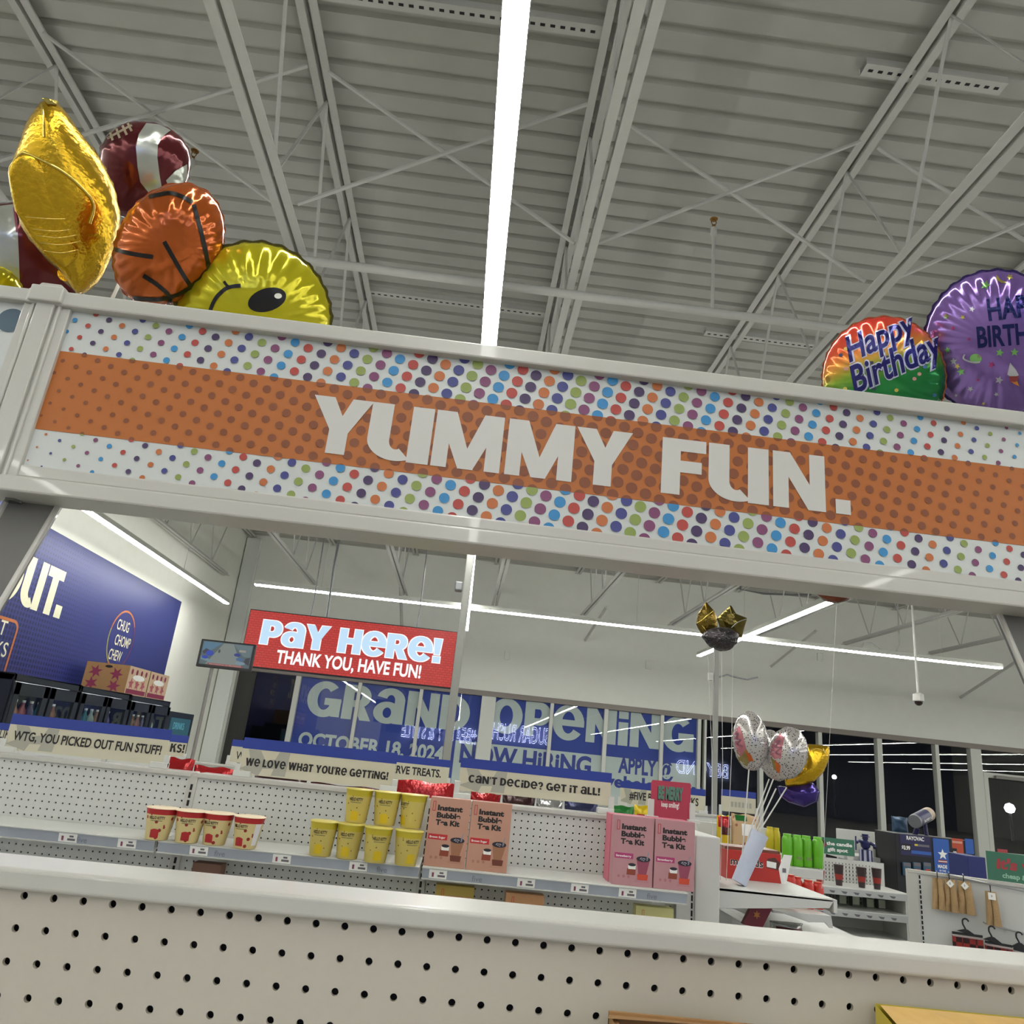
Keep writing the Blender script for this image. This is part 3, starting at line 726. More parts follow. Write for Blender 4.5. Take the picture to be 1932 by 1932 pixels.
# ================================================================== goods on the far white shelf
ZS = 1.124
PACK = {}
CREAMC = spots('cream_cup_spots', (214, 196, 140), (150, 40, 34), 42, .24, k=1.3)
YELC = spots('yellow_cup_spots', (196, 178, 96), (130, 100, 30), 48, .16, k=1.3)
RIMR = M('red_rim', (182, 34, 38), .4, k=1.3); RIMY = M('yellow_rim', (196, 178, 40), .4, k=.9)
LIDM = M('pale_lid', (226, 206, 178), .35, k=1.2); LIDY = M('yellow_lid', (226, 210, 110), .35, k=1.3)
def cup(P, rt, rb, h, body, rim, lid, accent, label, group, turn=0.0):
    t = thing('noodle_cup', P, label, 'noodle cup', group)
    n = 32
    zc = [0, .004, .80*h, .82*h, .985*h, h]
    prof = [(rb*.96, 0), (rb, .004), (rb+(rt-rb)*.8, .8*h), (rb+(rt-rb)*.84, .84*h), (rt, .985*h)]
    mb = MB(); mb.lathe(prof, P, body, n=n, mats=[body, body, rim, rim]); mb.mesh([(P[0]+rb*.96*math.cos(2*PI*k/n), P[1]+rb*.96*math.sin(2*PI*k/n), P[2]) for k in range(n)], [tuple(range(n))], body)
    o = mb.build('cup_body', t)
    MB().lathe([(rt+.0025, .975*h), (rt+.003, h), (rt, h+.0015), (0, h+.002)], P, lid, n=n).build('lid', t)
    def onside(sh, zc_, mat, nm):
        mb = MB(); vs = []
        for q in sh[0]:
            z = zc_+q[1]; r = rb+(rt-rb)*(z/h)+.0006+(q[2]*2e-5 if len(q) > 2 else 0); a = -PI/2+turn+q[0]/r
            vs.append((P[0]+r*math.cos(a), P[1]+r*math.sin(a), P[2]+z))
        mb.mesh(vs, sh[1], mat); mb.build(nm, t)
    s2 = text2('HELLO KITTY', .0085*h/.1, width=.052*rt/.05, off=.035); onside(moved(s2, -.026*rt/.05, 0), .66*h, BLACKP, 'lettering')
    vs, fs = shape(*[rect(-.02+i*.004, 0, -.02+(i+1)*.004-.0004, .0022) for i in range(10)]); onside((vs, fs), .60*h, M('small_print_green', (86, 92, 60), .6, k=1.2), 'small_print')
    ac = []
    for i in range(8): ac.append(rect(-.014+i*.0035, 0, -.014+(i+1)*.0035, .24*h+.004*math.sin(PI*(i+.5)/8)*h/.1))
    onside(shape(*ac), .08*h, accent, 'label_patch')
    return t
for i, (x, y, lb) in enumerate(((294, 1586, 'red rimmed noodle cup, leftmost of the four on the white shelf'), (350, 1592, 'red rimmed noodle cup, second from the left on the shelf'),
                                (402, 1596, 'red rimmed noodle cup, third from the left, tucked behind its neighbours'), (461, 1599, 'red rimmed noodle cup, rightmost of the four, barcode side showing'))):
    b = atZ(x, y, ZS)
    c = V3(b.x, FY-.225+(.012 if i == 2 else 0), ZS)
    c.x = at(x, y, c.y).x
    t = cup(c, .0525, .0375, .103, CREAMC, RIMR, LIDM, M('cup_red_patch', (176, 36, 40), .4, k=1.3), lb, 'red noodle cups', turn=(.05, .12, -.25, -.35)[i])
    if i == 3:
        mb = MB(); a0 = -PI/2+.75
        for k in range(6):
            a, b_ = a0+k*.09, a0+(k+1)*.09
            mb.quad(*[(c.x+r*math.cos(q), c.y+r*math.sin(q), ZS+z) for q, z, r in ((a, .012, .0396), (b_, .012, .0396), (b_, .082, .0500), (a, .082, .0500))], M('nutrition_panel', (206, 204, 206), .5, k=1.2))
        mb.build('nutrition_panel', t)
yl = ((602, 1619, 0, 'yellow noodle cup, bottom row, far left with a lifted lid'), (654, 1617, .02, 'yellow noodle cup, bottom row, second from left'),
      (706, 1631, 0, 'yellow noodle cup, bottom row, third from left, standing forward'), (764, 1634, 0, 'yellow noodle cup, bottom row, next to the tan tea kit'),
      (670, 1553, 1, 'yellow noodle cup, top row, leftmost'), (724, 1558, 1, 'yellow noodle cup, top row, middle'), (774, 1562, 1, 'yellow noodle cup, top row, turned to its side panel'))
for i, (x, y, up, lb) in enumerate(yl):
    yc = FY-.225-(0 if i not in (2, 3) else .03)+(0 if up != 1 else .03)
    z = ZS if up != 1 else ZS+.1155
    c = V3(at(x, y, yc).x, yc, z)
    cup(c, .0485, .037, .112, YELC, RIMY, LIDY, M('cup_yellow_patch', (214, 184, 20), .4, k=1.3), lb, 'yellow noodle cups', turn=(-.1, -.1, .25, .45, -.1, -.05, -.9)[i])
# tea kit boxes
def drink(mb, O, s, cupc, basec):
    f_ = lambda sh, d, mt: mb.flat(sh, O, X_*s, Z_*.172, MY, d, mt)
    f_(shape([(.66, .20), (.84, .20), (.93, .52), (.60, .52)]), .0004, cupc)
    f_(shape([(.64, .13), (.88, .13), (.90, .24), (.62, .24)]), .0007, basec)
    f_(shape(ell(.765, .53, .175, .055)), .0008, M('pearls_black', (36, 30, 42), .5, k=1))
    f_(shape(*[ell(.765+.11*math.cos(k*2.4)*(k % 3+1)/3, .535+.03*math.sin(k*2.4)*(k % 3+1)/3, .018, .012, 8) for k in range(9)]), .0010, M('pearl_glint', (150, 146, 160), .4, k=1))
    f_(shape([(.84, .54), (.87, .54), (.90, .67), (.88, .67)]), .0009, M('straw_grey', (120, 128, 140), .4, k=1.2))
    f_(shape([(.36, .21), (.58, .21), (.585, .33), (.37, .33)]), .0005, M('jar_brown', (146, 66, 44), .5, k=1.3))
    f_(shape([(.40, .32), (.58, .32), (.585, .40), (.39, .40)]), .0006, PAPER)
    f_(shape(ell(.488, .405, .095, .03)), .0008, M('pearls_black'))
def teakit(x0, z0, yf, w_, h, base, band, cupc, basec, label, group, face=True, tint=None):
    t = thing('tea_kit_box', (x0+w_/2, yf+.025, z0), label, 'tea kit', group)
    MB().box(x0, x0+w_, yf, yf+.05, z0, z0+h, base).build('carton', t, bevel=.0015)
    O = V3(x0, yf-.0003, z0)
    if face:
        mb = MB()
        for k, ln in enumerate(('Instant', 'Bubble', 'Tea Kit')):
            mb.flat(text2(ln, .0165, width=(.090, .086, .086)[k], off=.05), O+V3(.028-.001*k, 0, .186-.0245*k), X_, Z_, MY, .0004, BLACKP)
        mb.build('title_lettering', t)
        mb = MB(); mb.flat(shape(rect(.0095, .182, .0115, .215), rect(.0185, .182, .0205, .215), rect(.0095, .213, .0205, .215), rect(.0095, .182, .0205, .184)), O, X_, Z_, MY, .0004, REDP); mb.build('logo_mark', t)
        mb = MB(); mb.flat(shape(rect(.006, .088, .074, .106)), O, X_, Z_, MY, .0003, band)
        mb.flat(text2('Brown Sugar' if band is REDP else 'Strawberry', .0066, width=.056, off=.02), O+V3(.011, 0, .093), X_, Z_, MY, .0005, PAPER); mb.build('flavour_band', t)
        mb = MB(); drink(mb, O, .145, cupc, basec); mb.build('drink_picture', t)
        mb = MB(); mb.flat(shape(*[rect(.082+.002*k, .016+.005*k, .132, .0175+.005*k) for k in range(3)], rect(.05, .192, .10, .193)), O, X_, Z_, MY, .0003, tint)
        mb.flat(shape(*[ell(.024+.018*k, .03, .005, .0055, 10) for k in range(3)]), O, X_, Z_, MY, .0003, tint); mb.build('small_print', t)
    return t
TAN = M('tan_carton', (198, 148, 126), .5, k=.86); PINK = M('pink_carton', (194, 142, 148), .5, k=.86)
TAND = M('tan_print_shade', (170, 122, 98), .5, k=1.4); PINKD = M('pink_print_shade', (176, 112, 122), .5, k=1.4)
TEA = M('milk_tea', (156, 108, 78), .4, k=1.4); TEAP = M('pink_tea', (150, 70, 92), .4, k=1.4); TEAB = M('tea_dark_base', (112, 58, 44), .4, k=1.3); TEAR = M('tea_red_base', (206, 76, 50), .4, k=1.35)
MAG = M('magenta_band', (176, 56, 112), .4, k=1.4); LIME = M('pale_lime_carton', (196, 192, 130), .5, k=1.4); MUST = M('mustard_carton', (160, 138, 60), .5, k=1.4); PEACH = M('peach_carton', (190, 140, 96), .5, k=1.4)
Yk = 2.928
xa = at(797, 1640, Yk).x; xb = at(878, 1640, Yk).x; xc = at(1151, 1676, Yk).x; xd = at(1228, 1684, Yk).x
teakit(xa, ZS, Yk, .1455, .229, TAN, REDP, TEA, TEAB, 'tan bubble tea kit box standing against the yellow noodle cups', 'tan tea kits', tint=TAND)
teakit(xa+.150, ZS, Yk, .1455, .229, TAN, REDP, TEA, TEAB, 'tan bubble tea kit box with bare pegboard on its right', 'tan tea kits', tint=TAND)
xc = at(1153, 1676, Yk).x
teakit(xc, ZS, Yk, .1465, .231, PINK, MAG, TEAP, TEAR, 'pink bubble tea kit box, left one of the front pair', 'pink tea kits', tint=PINKD)
teakit(xc+.151, ZS, Yk, .1465, .231, PINK, MAG, TEAP, TEAR, 'pink bubble tea kit box, right one, under the red hand sign', 'pink tea kits', tint=PINKD)
PSIDE = M('pink_side', (206, 110, 130), .5, k=1.4)
for k in range(2):
    for s_ in (0, 1):
        teakit(xc+.151*s_-.003+.002*k, ZS, Yk+.054+.053*k, .1465, .230, PSIDE, MAG, TEAP, TEAR,
               'pink tea kit box in the row behind the %s front kit, %s' % (('left', 'right')[s_], ('directly behind it', 'third in depth')[k]), 'pink tea kits stacked behind', face=False)
# boxes on the lower shelf: only their top edges clear the near rail
ZL = .84
for x, lb, mt, wd, txt_, tm in ((823, 'mustard popping pearls box on the lower shelf, below the tan kits', MUST, .138, 'POPPING', TAND), (955, 'peach popping pearls box on the lower shelf, right of the mustard one', PEACH, .138, 'POPPING', TAND),
                              (1200, 'pale lime tea kit box on the lower shelf, below the pink kits', LIME, .138, 'Instant', BLACKP)):
    b = at(x, {823: 1668, 955: 1683, 1200: 1708}[x], 2.97)
    t = thing('tea_kit_box', (b.x+wd/2, 2.995, ZL), lb, 'tea kit', 'tea kits on the lower shelf')
    zt_ = b.z
    MB().box(b.x, b.x+wd, 2.97, 3.02, ZL, zt_, mt).build('carton', t, bevel=.0015)
    mb = MB(); mb.flat(text2(txt_, .013, width=.08, off=.03), V3(b.x+.045, 2.9697, zt_-.045), X_, Z_, MY, .0004, tm); mb.build('title_lettering', t)
    mb = MB(); mb.flat(shape(rect(.022, -.042, .0235, -.014), rect(.029, -.042, .0305, -.014), rect(.022, -.014, .0305, -.0125), rect(.022, -.0435, .0305, -.042)), V3(b.x, 2.9697, zt_), X_, Z_, MY, .0004, REDP); mb.build('logo_mark', t)
b = at(395, 1628, 3.02); 
t = thing('reflection_block', (b.x, 3.03, ZL), 'brown block standing in for the brownish reflection under the red noodle cups', 'box'); MB().box(b.x-.05, b.x+.05, 3.0, 3.06, ZL, b.z, M('reflection_brown', (120, 84, 66), .6, k=1.3)).build('carton', t)  # a brownish reflection below the shelf, built as a brown block

# ------------------------------------------------ cards standing on top of the shelving
GHOST = M('grey_paint_print', (172, 170, 156), .6, k=1.3)
BR = M('white_clip', (214, 214, 208), .4, k=1.3)
def topper(pTL, pTR, pB, Y, label, body, style, group, zr, txt_box=(.04, .97, .30, .56), rows_=None, ghost=True, ink=BLACKP):
    A, B = at(*pTL, Y), at(*pTR, Y); C = at(*pB, Y)
    x0, x1, z1, z0 = A.x, B.x, (A.z+B.z)/2, C.z
    Wd, Hh = x1-x0, z1-z0
    t = thing('card_topper', ((x0+x1)/2, Y, zr), label, 'sign', group)
    mb = MB(); mb.box(x0, x1, Y, Y+.003, z0, z0+Hh*.70, CREAM); mb.box(x0-.001, x1+.001, Y-.0008, Y+.0035, z0+Hh*.70, z1, NAVY); O = V3(x0, Y, z0)
    if ghost:
        mb.flat(shape([(.0, .02), (.13*Wd, .0), (.15*Wd, .2*Hh), (.22*Wd, .22*Hh), (.21*Wd, .04*Hh), (.30*Wd, .04*Hh), (.31*Wd, .69*Hh), (.24*Wd, .69*Hh), (.22*Wd, .48*Hh), (.16*Wd, .42*Hh), (.12*Wd, .68*Hh), (.04*Wd, .69*Hh), (.07*Wd, .3*Hh)]), O, X_, Z_, MY, .0004, GHOST)
    mb.build('card', t)
    if body:
        h = (txt_box[3]-txt_box[2])*Hh; wd = (txt_box[1]-txt_box[0])*Wd
        sh = heavy(body, h, wd, gap=.07) if style == 'h' else text2(body, h, width=wd, off=.028)
        mb = MB(); mb.flat(sh, V3(x0+txt_box[0]*Wd, Y, z0+txt_box[2]*Hh), X_, Z_, MY, .001, ink, lay=2e-5); mb.build('lettering', t)
    for s_ in (0, 1):
        mb = MB(); xe = x0+.006 if s_ == 0 else x1-.006; d = -1 if s_ == 0 else 1
        a, b_ = sorted((xe, xe+d*.022)); mb.box(a, b_, Y-.006, Y+.008, zr+.004, z0+Hh*.28, BR)
        a, b_ = sorted((xe-d*.045, xe+d*.022)); mb.box(a, b_, Y-.014, Y+.016, zr, zr+.022, BR); mb.build('clip', t, bevel=.0015)
    return t
GA, GB = 'card toppers on the white shelving run', 'card toppers on the checkout shelving'
ZR = ZTA+.012
topper((24.6, 1349), (325, 1374), (20, 1414), 3.2, 'card topper reading WTG you picked out fun stuff', 'WTG, YOU PICKED OUT FUN STUFF!', 't', GA, ZR, (.04, .965, .28, .52))
topper((463, 1388), (750, 1424), (462, 1461), 3.2, 'card topper reading we love what you are getting', "We LOVe WHaT YOu'Re GeTTiNG!", 'h', GA, ZR, (.035, .96, .24, .45))
topper((871, 1429), (1154, 1459), (868, 1491), 3.2, 'card topper reading can not decide get it all', "CaN'T DeCiDe? GeT iT aLL!", 'h', GA, ZR, (.06, .93, .27, .50))
# checkout shelving behind
BYv = 5.6
gB = thing('gondola_shelving', (0, BYv, 0), 'checkout shelving run behind the first one, only its top visible', 'shelving')
bx0, bx1, zB = -3.6, 2.1, 1.272
mb = MB(); mb.box(bx0, bx1, BYv-.02, BYv+.06, .12, zB, WHITE2); mb.build('back_panel', gB)
mb = MB(); mb.box(bx0, bx1, BYv-.03, BYv+.07, zB, zB+.014, WHITE); mb.build('top_rail', gB, bevel=.003)
mb = MB(); mb.box(bx0, bx1, BYv-.4, BYv+.4, 0, .12, WHITE2); mb.build('base_deck', gB)
mb = MB(); mb.box(bx0, bx1, BYv-.36, BYv-.02, 1.07, 1.09, WHITE2); mb.build('shelf', gB)
for k in range(5): MB().box(bx0+k*1.22, bx0+k*1.22+.03, BYv-.034, BYv+.074, 0, zB+.002, WHITE).build('upright', gB)
zRB = zB+.014
topper((1171, 1474), (1331, 1489), (1173, 1516), BYv, 'card topper starting with a hash and FIVE, behind the red hand sign', '#FIVE BELOW SNACKS', 't', GB, zRB, (.11, .92, .24, .56), ghost=True)
topper((655, 1414), (850, 1435), (655, 1461), BYv, 'card topper ending in ERVE TREATS beside the column', 'YOU DESERVE TREATS.', 't', GB, zRB, (.13, .925, .26, .56), ghost=False)
t = topper((200, 1372), (356, 1389), (200, 1420), BYv, 'card topper showing only KS at its end, behind the WTG card', None, 'h', GB, zRB, ghost=False)
A = at(318, 1418, BYv); B = at(341, 1421, BYv)
mb = MB(); mb.flat(heavy('TReaTS KS!', .055, .36), V3(B.x-.34, BYv, A.z), X_, Z_, MY, .001, BLACKP, lay=3e-5); o = mb.build('lettering', t)
t = topper((-110, 1352), (26, 1366), (-110, 1398), BYv, 'card topper with LIK, cut off at the left picture edge', None, 't', GB, zRB, ghost=False)
A = at(0, 1392, BYv)
mb = MB(); mb.flat(text2('WHAT YOU LIK', .055, width=.36, off=.012), V3(at(18, 1390, BYv).x-.36, BYv, A.z), X_, Z_, MY, .001, BLACKP); mb.build('lettering', t)
t = topper((440, 1394), (560, 1408), (441, 1438), BYv, 'card topper with WH, half hidden behind the we love card', None, 't', GB, zRB, ghost=False)
mb = MB(); mb.flat(text2('WHY NOT', .05, width=.26, off=.012), at(444, 1432, BYv), X_, Z_, MY, .001, BLACKP); mb.build('lettering', t)
t = topper((1361, 1489), (1426, 1495), (1364, 1530), 6.4, 'small card topper seen behind the balloon sticks', None, 't', GB, at(1364, 1548, 6.4).z-.01, ghost=False)
mb = MB(); mb.flat(shape(*[rect(.03+.03*k, .035, .05+.03*k, .075) for k in range(6)]), at(1372, 1530, 6.4), X_, Z_, MY, .001, GHOST); mb.build('lettering', t)
MB().box(at(1361, 1489, 6.4).x, at(1426, 1495, 6.4).x, 6.38, 6.46, .0, at(1364, 1548, 6.4).z-.012, WHITE2).build('base_panel', t)
# red hand sign
A, B, C = at(1229, 1472, 3.16), at(1304, 1476, 3.16), at(1304, 1552, 3.16)
t = thing('card_topper', ((A.x+B.x)/2, 3.16, ZR), 'red card topper reading BE MERRY in green block letters', 'sign')
wd, hh = B.x-A.x, (A.z+B.z)/2-C.z; Oz = V3(A.x, 3.16, C.z)
REDC = M('raspberry_card', (172, 52, 76), .5, k=1.45); GRN = M('sea_green_print', (86, 132, 112), .5, k=1.4)
pts = [(.02*wd, 0), (.0, .92*hh), (.03*wd, .985*hh), (.97*wd, hh), (wd, .96*hh), (.985*wd, .0)]
mb = MB(); mb.prism(pts, Oz, X_, Z_, MY, -.003, 0, REDC); mb.build('card', t)
mb = MB(); mb.flat(text2('BE MERRY', .30*hh, width=.62*wd, off=.05), Oz+V3(.185*wd-.003, 0, .535*hh-.004), X_, Z_, MY, .0004, M('dark_drop', (52, 40, 46), .6, k=1)); mb.flat(text2('BE MERRY', .30*hh, width=.62*wd, off=.05), Oz+V3(.185*wd, 0, .54*hh), X_, Z_, MY, .0009, GRN)
mb.flat(text2('keep smiling!', .13*hh, width=.44*wd, off=.02), Oz+V3(.27*wd, 0, .33*hh), X_, Z_, MY, .0009, PAPER); mb.build('lettering', t)
for x in (A.x+.002, B.x+.006):
    mb = MB(); mb.box(x-.011, x+.011, 3.15, 3.168, ZR, ZR+.075, BR); mb.box(x-.02, x+.028, 3.14, 3.175, ZR, ZR+.014, BR); mb.build('clip', t, bevel=.0015)

# ------------------------------------------------ sweet bags peeking over the rails
def bag(P, w_, h, d, mat, label, group=None, crimp=True, name='snack_bag', trims=()):
    t = thing(name, P, label, 'snack bag', group); nx, nz = 12, 12
    mb = MB(); rnd = random.Random(int(abs(P[0])*1000)+7)
    vs = []; ph = [rnd.uniform(0, 6) for _ in range(6)]
    for s_ in (-1, 1):
        for j in range(nz+1):
            for i in range(nx+1):
                u, v = i/nx, j/nz
                e = (max(0, 1-abs(2*u-1)**3))**.6*(max(0, 1-abs(2*v-1)**4))**.6
                wr = 1+.18*math.sin(9*u+ph[0]+3*v)*math.sin(7*v+ph[1])
                z = v*h+(.018*h*math.sin(11*u+ph[2]) if j == nz else 0)
                vs.append((P[0]+(u-.5)*w_*(1-.05*math.sin(PI*v)), P[1]+s_*d/2*e*wr, P[2]+z))
    n = (nx+1)*(nz+1); fs = []; ms = []
    for s_ in (0, 1):
        for j in range(nz):
            for i in range(nx):
                q = (s_*n+j*(nx+1)+i, s_*n+j*(nx+1)+i+1, s_*n+(j+1)*(nx+1)+i+1, s_*n+(j+1)*(nx+1)+i); fs.append(q if s_ == 0 else q[::-1])
                ms.append(mat)
    b0 = len(mb.v); mb.v += [Vector(v) for v in vs]
    for fc, mt in zip(fs, ms):
        mb.f.append([i+b0 for i in fc]); mb.m.append(mt); mb.s.append(True)
    mb.build('pouch', t, sharp=80)
    for z0, z1, x0, x1, mt, nm in trims:
        mb2 = MB(); k = 10
        vs = []
        for j in range(k+1):
            for i in range(k+1):
                u, v = x0+(x1-x0)*i/k, z0+(z1-z0)*j/k
                e = (max(0, 1-abs(2*u-1)**3))**.6*(max(0, 1-abs(2*v-1)**4))**.6; wr = 1+.18*math.sin(9*u+ph[0]+3*v)*math.sin(7*v+ph[1])
                vs.append((P[0]+(u-.5)*w_*(1-.05*math.sin(PI*v)), P[1]-d/2*e*wr-.0015, P[2]+v*h))
        mb2.mesh(vs, [(j*(k+1)+i, j*(k+1)+i+1, (j+1)*(k+1)+i+1, (j+1)*(k+1)+i) for j in range(k) for i in range(k)], mt, True); mb2.build(nm, t)
    return t
RF = foil('red_foil', (176, 30, 34), .22, .35, bump=.5, bscale=45); BRF = foil('brown_foil', (84, 36, 36), .2, .4, bump=.5, bscale=45)
SILF = foil('silver_foil', (190, 190, 188), .2, .7, bump=.6, bscale=45); GRF = foil('green_foil', (36, 116, 48), .25, .3, bump=.4, bscale=45)
YEF = foil('yellow_foil', (214, 184, 30), .25, .3, bump=.4, bscale=45); CHOC = foil('dark_wrap', (62, 34, 34), .25, .3, bump=.4)
BACKZ = 1.19
for x0, x1, ytop, mt, lb in ((35, 165, 1428, SILF, 'crumpled silver snack bag under the WTG card'), (168, 300, 1440, BRF, 'dark red snack bag under the right half of the WTG card'),
                             (312, 368, 1432, RF, 'red candy bag between the WTG and we love cards'), (366, 446, 1447, RF, 'crumpled red candy bag with torn top left of the we love card'),
                             (480, 580, 1462, CHOC, 'dark chocolate bag under the we love card'), (585, 735, 1478, BRF, 'brown wrapper bag under the end of the we love card'),
                             (745, 862, 1472, RF, 'large red candy bag under the TREATS card'), (888, 945, 1497, RF, 'red snack bag under the start of the get it all card'), (948, 1010, 1502, CHOC, 'black snack bag under the middle of the get it all card'),
                             (1012, 1062, 1509, SILF, 'silver and navy bag under the get it all card'), (1065, 1128, 1512, foil('navy_foil', (52, 56, 92), .25, .4), 'navy candy bag under the end of the get it all card')):
    Yb = FY+.21
    A, B = at(x0, ytop+ (x1-x0)*.03, Yb), at(x1, ytop+(x1-x0)*.10, Yb)
    bag(V3((A.x+B.x)/2, Yb, BACKZ), B.x-A.x, (A.z+B.z)/2-BACKZ+.01, .05, mt, lb, 'snack bags behind the shelving rail')
for x0, x1, y0, mt, lb, tr in ((1152, 1196, 1522, GRF, 'green snack bag behind the pink tea kits', ()), (1196, 1240, 1522, YEF, 'yellow and red snack bag left of the red hand sign', ((.35, .75, .1, .9, RF, 'red_label'),)),):
    Yb = BYv-.2
    A, B = at(x0, y0, Yb), at(x1, y0+3, Yb)
    bag(V3((A.x+B.x)/2, Yb, 1.09), B.x-A.x, (A.z+B.z)/2-1.09+.01, .05, mt, lb, 'snack bags at the checkout', trims=tr)
# ================================================================== pay sign, monitor, wall graphic, coolers, window banner
PYv = 9.3
A, B = at(473.5, 1151, PYv), at(861, 1193, PYv); C = at(848, 1297, PYv)
x0, x1, z1, z0 = A.x, B.x+.01, (A.z+B.z)/2, C.z
LEDR = M('led_red', (206, 46, 36), emit=.82, bscale=1)
LEDB = M('led_pale_blue', (190, 222, 255), emit=1.0); LEDW = M('led_white', (255, 246, 255), emit=1.05)
nt = LEDR.node_tree; bs = nt.nodes['Principled BSDF']            # rows of diodes
tc = nt.nodes.new('ShaderNodeTexCoord'); wv = nt.nodes.new('ShaderNodeTexBrick'); mp = nt.nodes.new('ShaderNodeMapping'); mp.inputs['Rotation'].default_value = (PI/2, 0, 0)
wv.inputs['Scale'].default_value = 9; wv.inputs['Color1'].default_value = colr((214, 54, 42)); wv.inputs['Color2'].default_value = colr((196, 40, 32)); wv.inputs['Mortar'].default_value = colr((170, 26, 24))
wv.inputs['Mortar Size'].default_value = .04
nt.links.new(tc.outputs['Object'], mp.inputs['Vector']); nt.links.new(mp.outputs['Vector'], wv.inputs['Vector']); nt.links.new(wv.outputs['Color'], bs.inputs['Emission Color'])
t = thing('led_sign', ((x0+x1)/2, PYv, z0), 'red LED sign reading PAY HERE thank you have fun', 'sign')
MB().box(x0-.01, x1+.01, PYv+.002, PYv+.12, z0-.012, z1+.012, BLACK).build('housing', t, bevel=.006)
MB().box(x0, x1, PYv, PYv+.004, z0, z1, LEDR).build('screen', t)
Wd, Hh = x1-x0, z1-z0; O = V3(x0, PYv-.001, z0)
def boxpx(pl, pr, Y): a, b = at(*pl, Y), at(*pr, Y); return a, b
a, b = boxpx((500, 1216), (828, 1250), PYv)      # baseline ends
hh_ = at(495, 1170, PYv).z-at(489, 1215, PYv).z
zb_ = (a.z+b.z)/2; xl_ = at(489, 1216, PYv).x; xr_ = at(832, 1232, PYv).x
mb = MB(); mb.flat(heavy('PaY HeRe!', hh_, xr_-xl_, gap=.03, grow=.035), V3(xl_, PYv-.001, zb_), X_, Z_, MY, .001, LEDW, lay=4e-5)
mb.flat(heavy('PaY HeRe!', hh_, xr_-xl_, gap=.03), V3(xl_, PYv-.001, zb_), X_, Z_, MY, .003, LEDB, lay=4e-5); mb.build('pay_lettering', t)
xl2, xr2 = at(519, 1252, PYv).x, at(793, 1278, PYv).x; zz2 = (at(522, 1252, PYv).z+at(790, 1277, PYv).z)/2
mb = MB(); mb.flat(text2('THANK YOU, HAVE FUN!', at(522, 1229, PYv).z-at(519, 1252, PYv).z, width=xr2-xl2, off=.03), V3(xl2, PYv-.001, zz2), X_, Z_, MY, .002, LEDW); mb.build('thanks_lettering', t)
for fx in (.28, .80):
    mb = MB(); mb.tube([(x0+fx*Wd, PYv+.06, z1+.01), (x0+fx*Wd+.01, PYv+.06, z1+.25), (x0+fx*Wd-.04, PYv+.06, DZ-.01)], .008, GREYM, n=6); mb.build('hanging_cable', t)
mb = MB(); mb.tube([(x0+.36*Wd, PYv+.07, z1+.01), (x0+.35*Wd, PYv+.07, z1+.7), (x0+.36*Wd, PYv+.07, DZ-.01)], .016, GREYM, n=6); mb.build('power_cable', t)
# monitor on a pole
MYv = 7.2
A, B, C = at(377, 1207, MYv), at(484, 1214, MYv), at(484, 1269, MYv)
t = thing('monitor', ((A.x+B.x)/2, MYv, 0), 'small black monitor on a thin grey pole showing a store aisle', 'monitor')
x0, x1, z1, z0 = A.x+.015, B.x, (A.z+B.z)/2, C.z
MB().box(x0, x1, MYv, MYv+.04, z0, z1, BLACK).build('housing', t, bevel=.006)
mb = MB(); w_, h_ = x1-x0, z1-z0; O = V3(x0, MYv, z0)
def scr(poly, rgb, d, nm, e=.62): mb.flat(shape([(px*w_, pz*h_) for px, pz in poly]), O, X_, Z_, MY, d, M('screen_'+nm, rgb, emit=e))
scr(rect(.045, .10, .955, .94), (84, 104, 110), .001, 'dusk'); scr([(.42, .92), (.60, .92), (.82, .12), (.16, .12)], (136, 146, 142), .0013, 'aisle')
scr([(.06, .92), (.40, .92), (.14, .5), (.06, .5)], (84, 128, 156), .0013, 'haze'); scr([(.60, .92), (.94, .92), (.94, .5), (.82, .5)], (104, 126, 132), .0013, 'haze2')
scr(ell(.20, .52, .07, .10, 14), (24, 66, 190), .0016, 'blue'); scr(ell(.13, .36, .06, .06, 12), (24, 66, 190), .0017, 'blue'); scr(ell(.70, .55, .06, .06, 14), (34, 54, 150), .0016, 'blue2')
scr(ell(.76, .40, .07, .06, 14), (70, 110, 160), .0016, 'blue3'); scr([(.72, .66), (.84, .66), (.84, .74), (.72, .74)], (168, 160, 148), .0016, 'tan'); scr(ell(.78, .26, .09, .06, 14), (130, 160, 176), .0016, 'pale')
scr([(.06, .40), (.30, .25), (.26, .18), (.06, .28)], (120, 150, 158), .0015, 'pale2'); scr([(.86, .45), (.94, .5), (.94, .2), (.84, .3)], (52, 50, 62), .0015, 'gloom'); scr([(.06, .55), (.12, .68), (.2, .62), (.1, .46)], (46, 56, 72), .0015, 'gloom')
scr(ell(.365, .62, .022, .07, 10), (70, 76, 70), .0017, 'figure'); scr(rect(.20, .10, .84, .17), (150, 72, 70), .0018, 'strap')
mb.build('screen', t)
mb = MB(); mb.flat(text2('RECORDING IN PROGRESS', .035*h_, width=.58*w_, off=.02), O+V3(.23*w_, 0, .117*h_), X_, Z_, MY, .0022, M('screen_text', (226, 170, 168), emit=.6)); mb.build('screen_lettering', t)
MB().tube([((x0+x1)/2-.11, MYv+.03, 0), ((x0+x1)/2-.11, MYv+.03, z0+.03)], .016, M('grey_pole', (126, 122, 118), .4, .3, k=1.1), n=10).build('pole', t)
MB().lathe([(0, 0), (.18, 0), (.18, .012), (.03, .02)], ((x0+x1)/2-.11, MYv+.03, 0), BLACK, n=24).build('base', t)

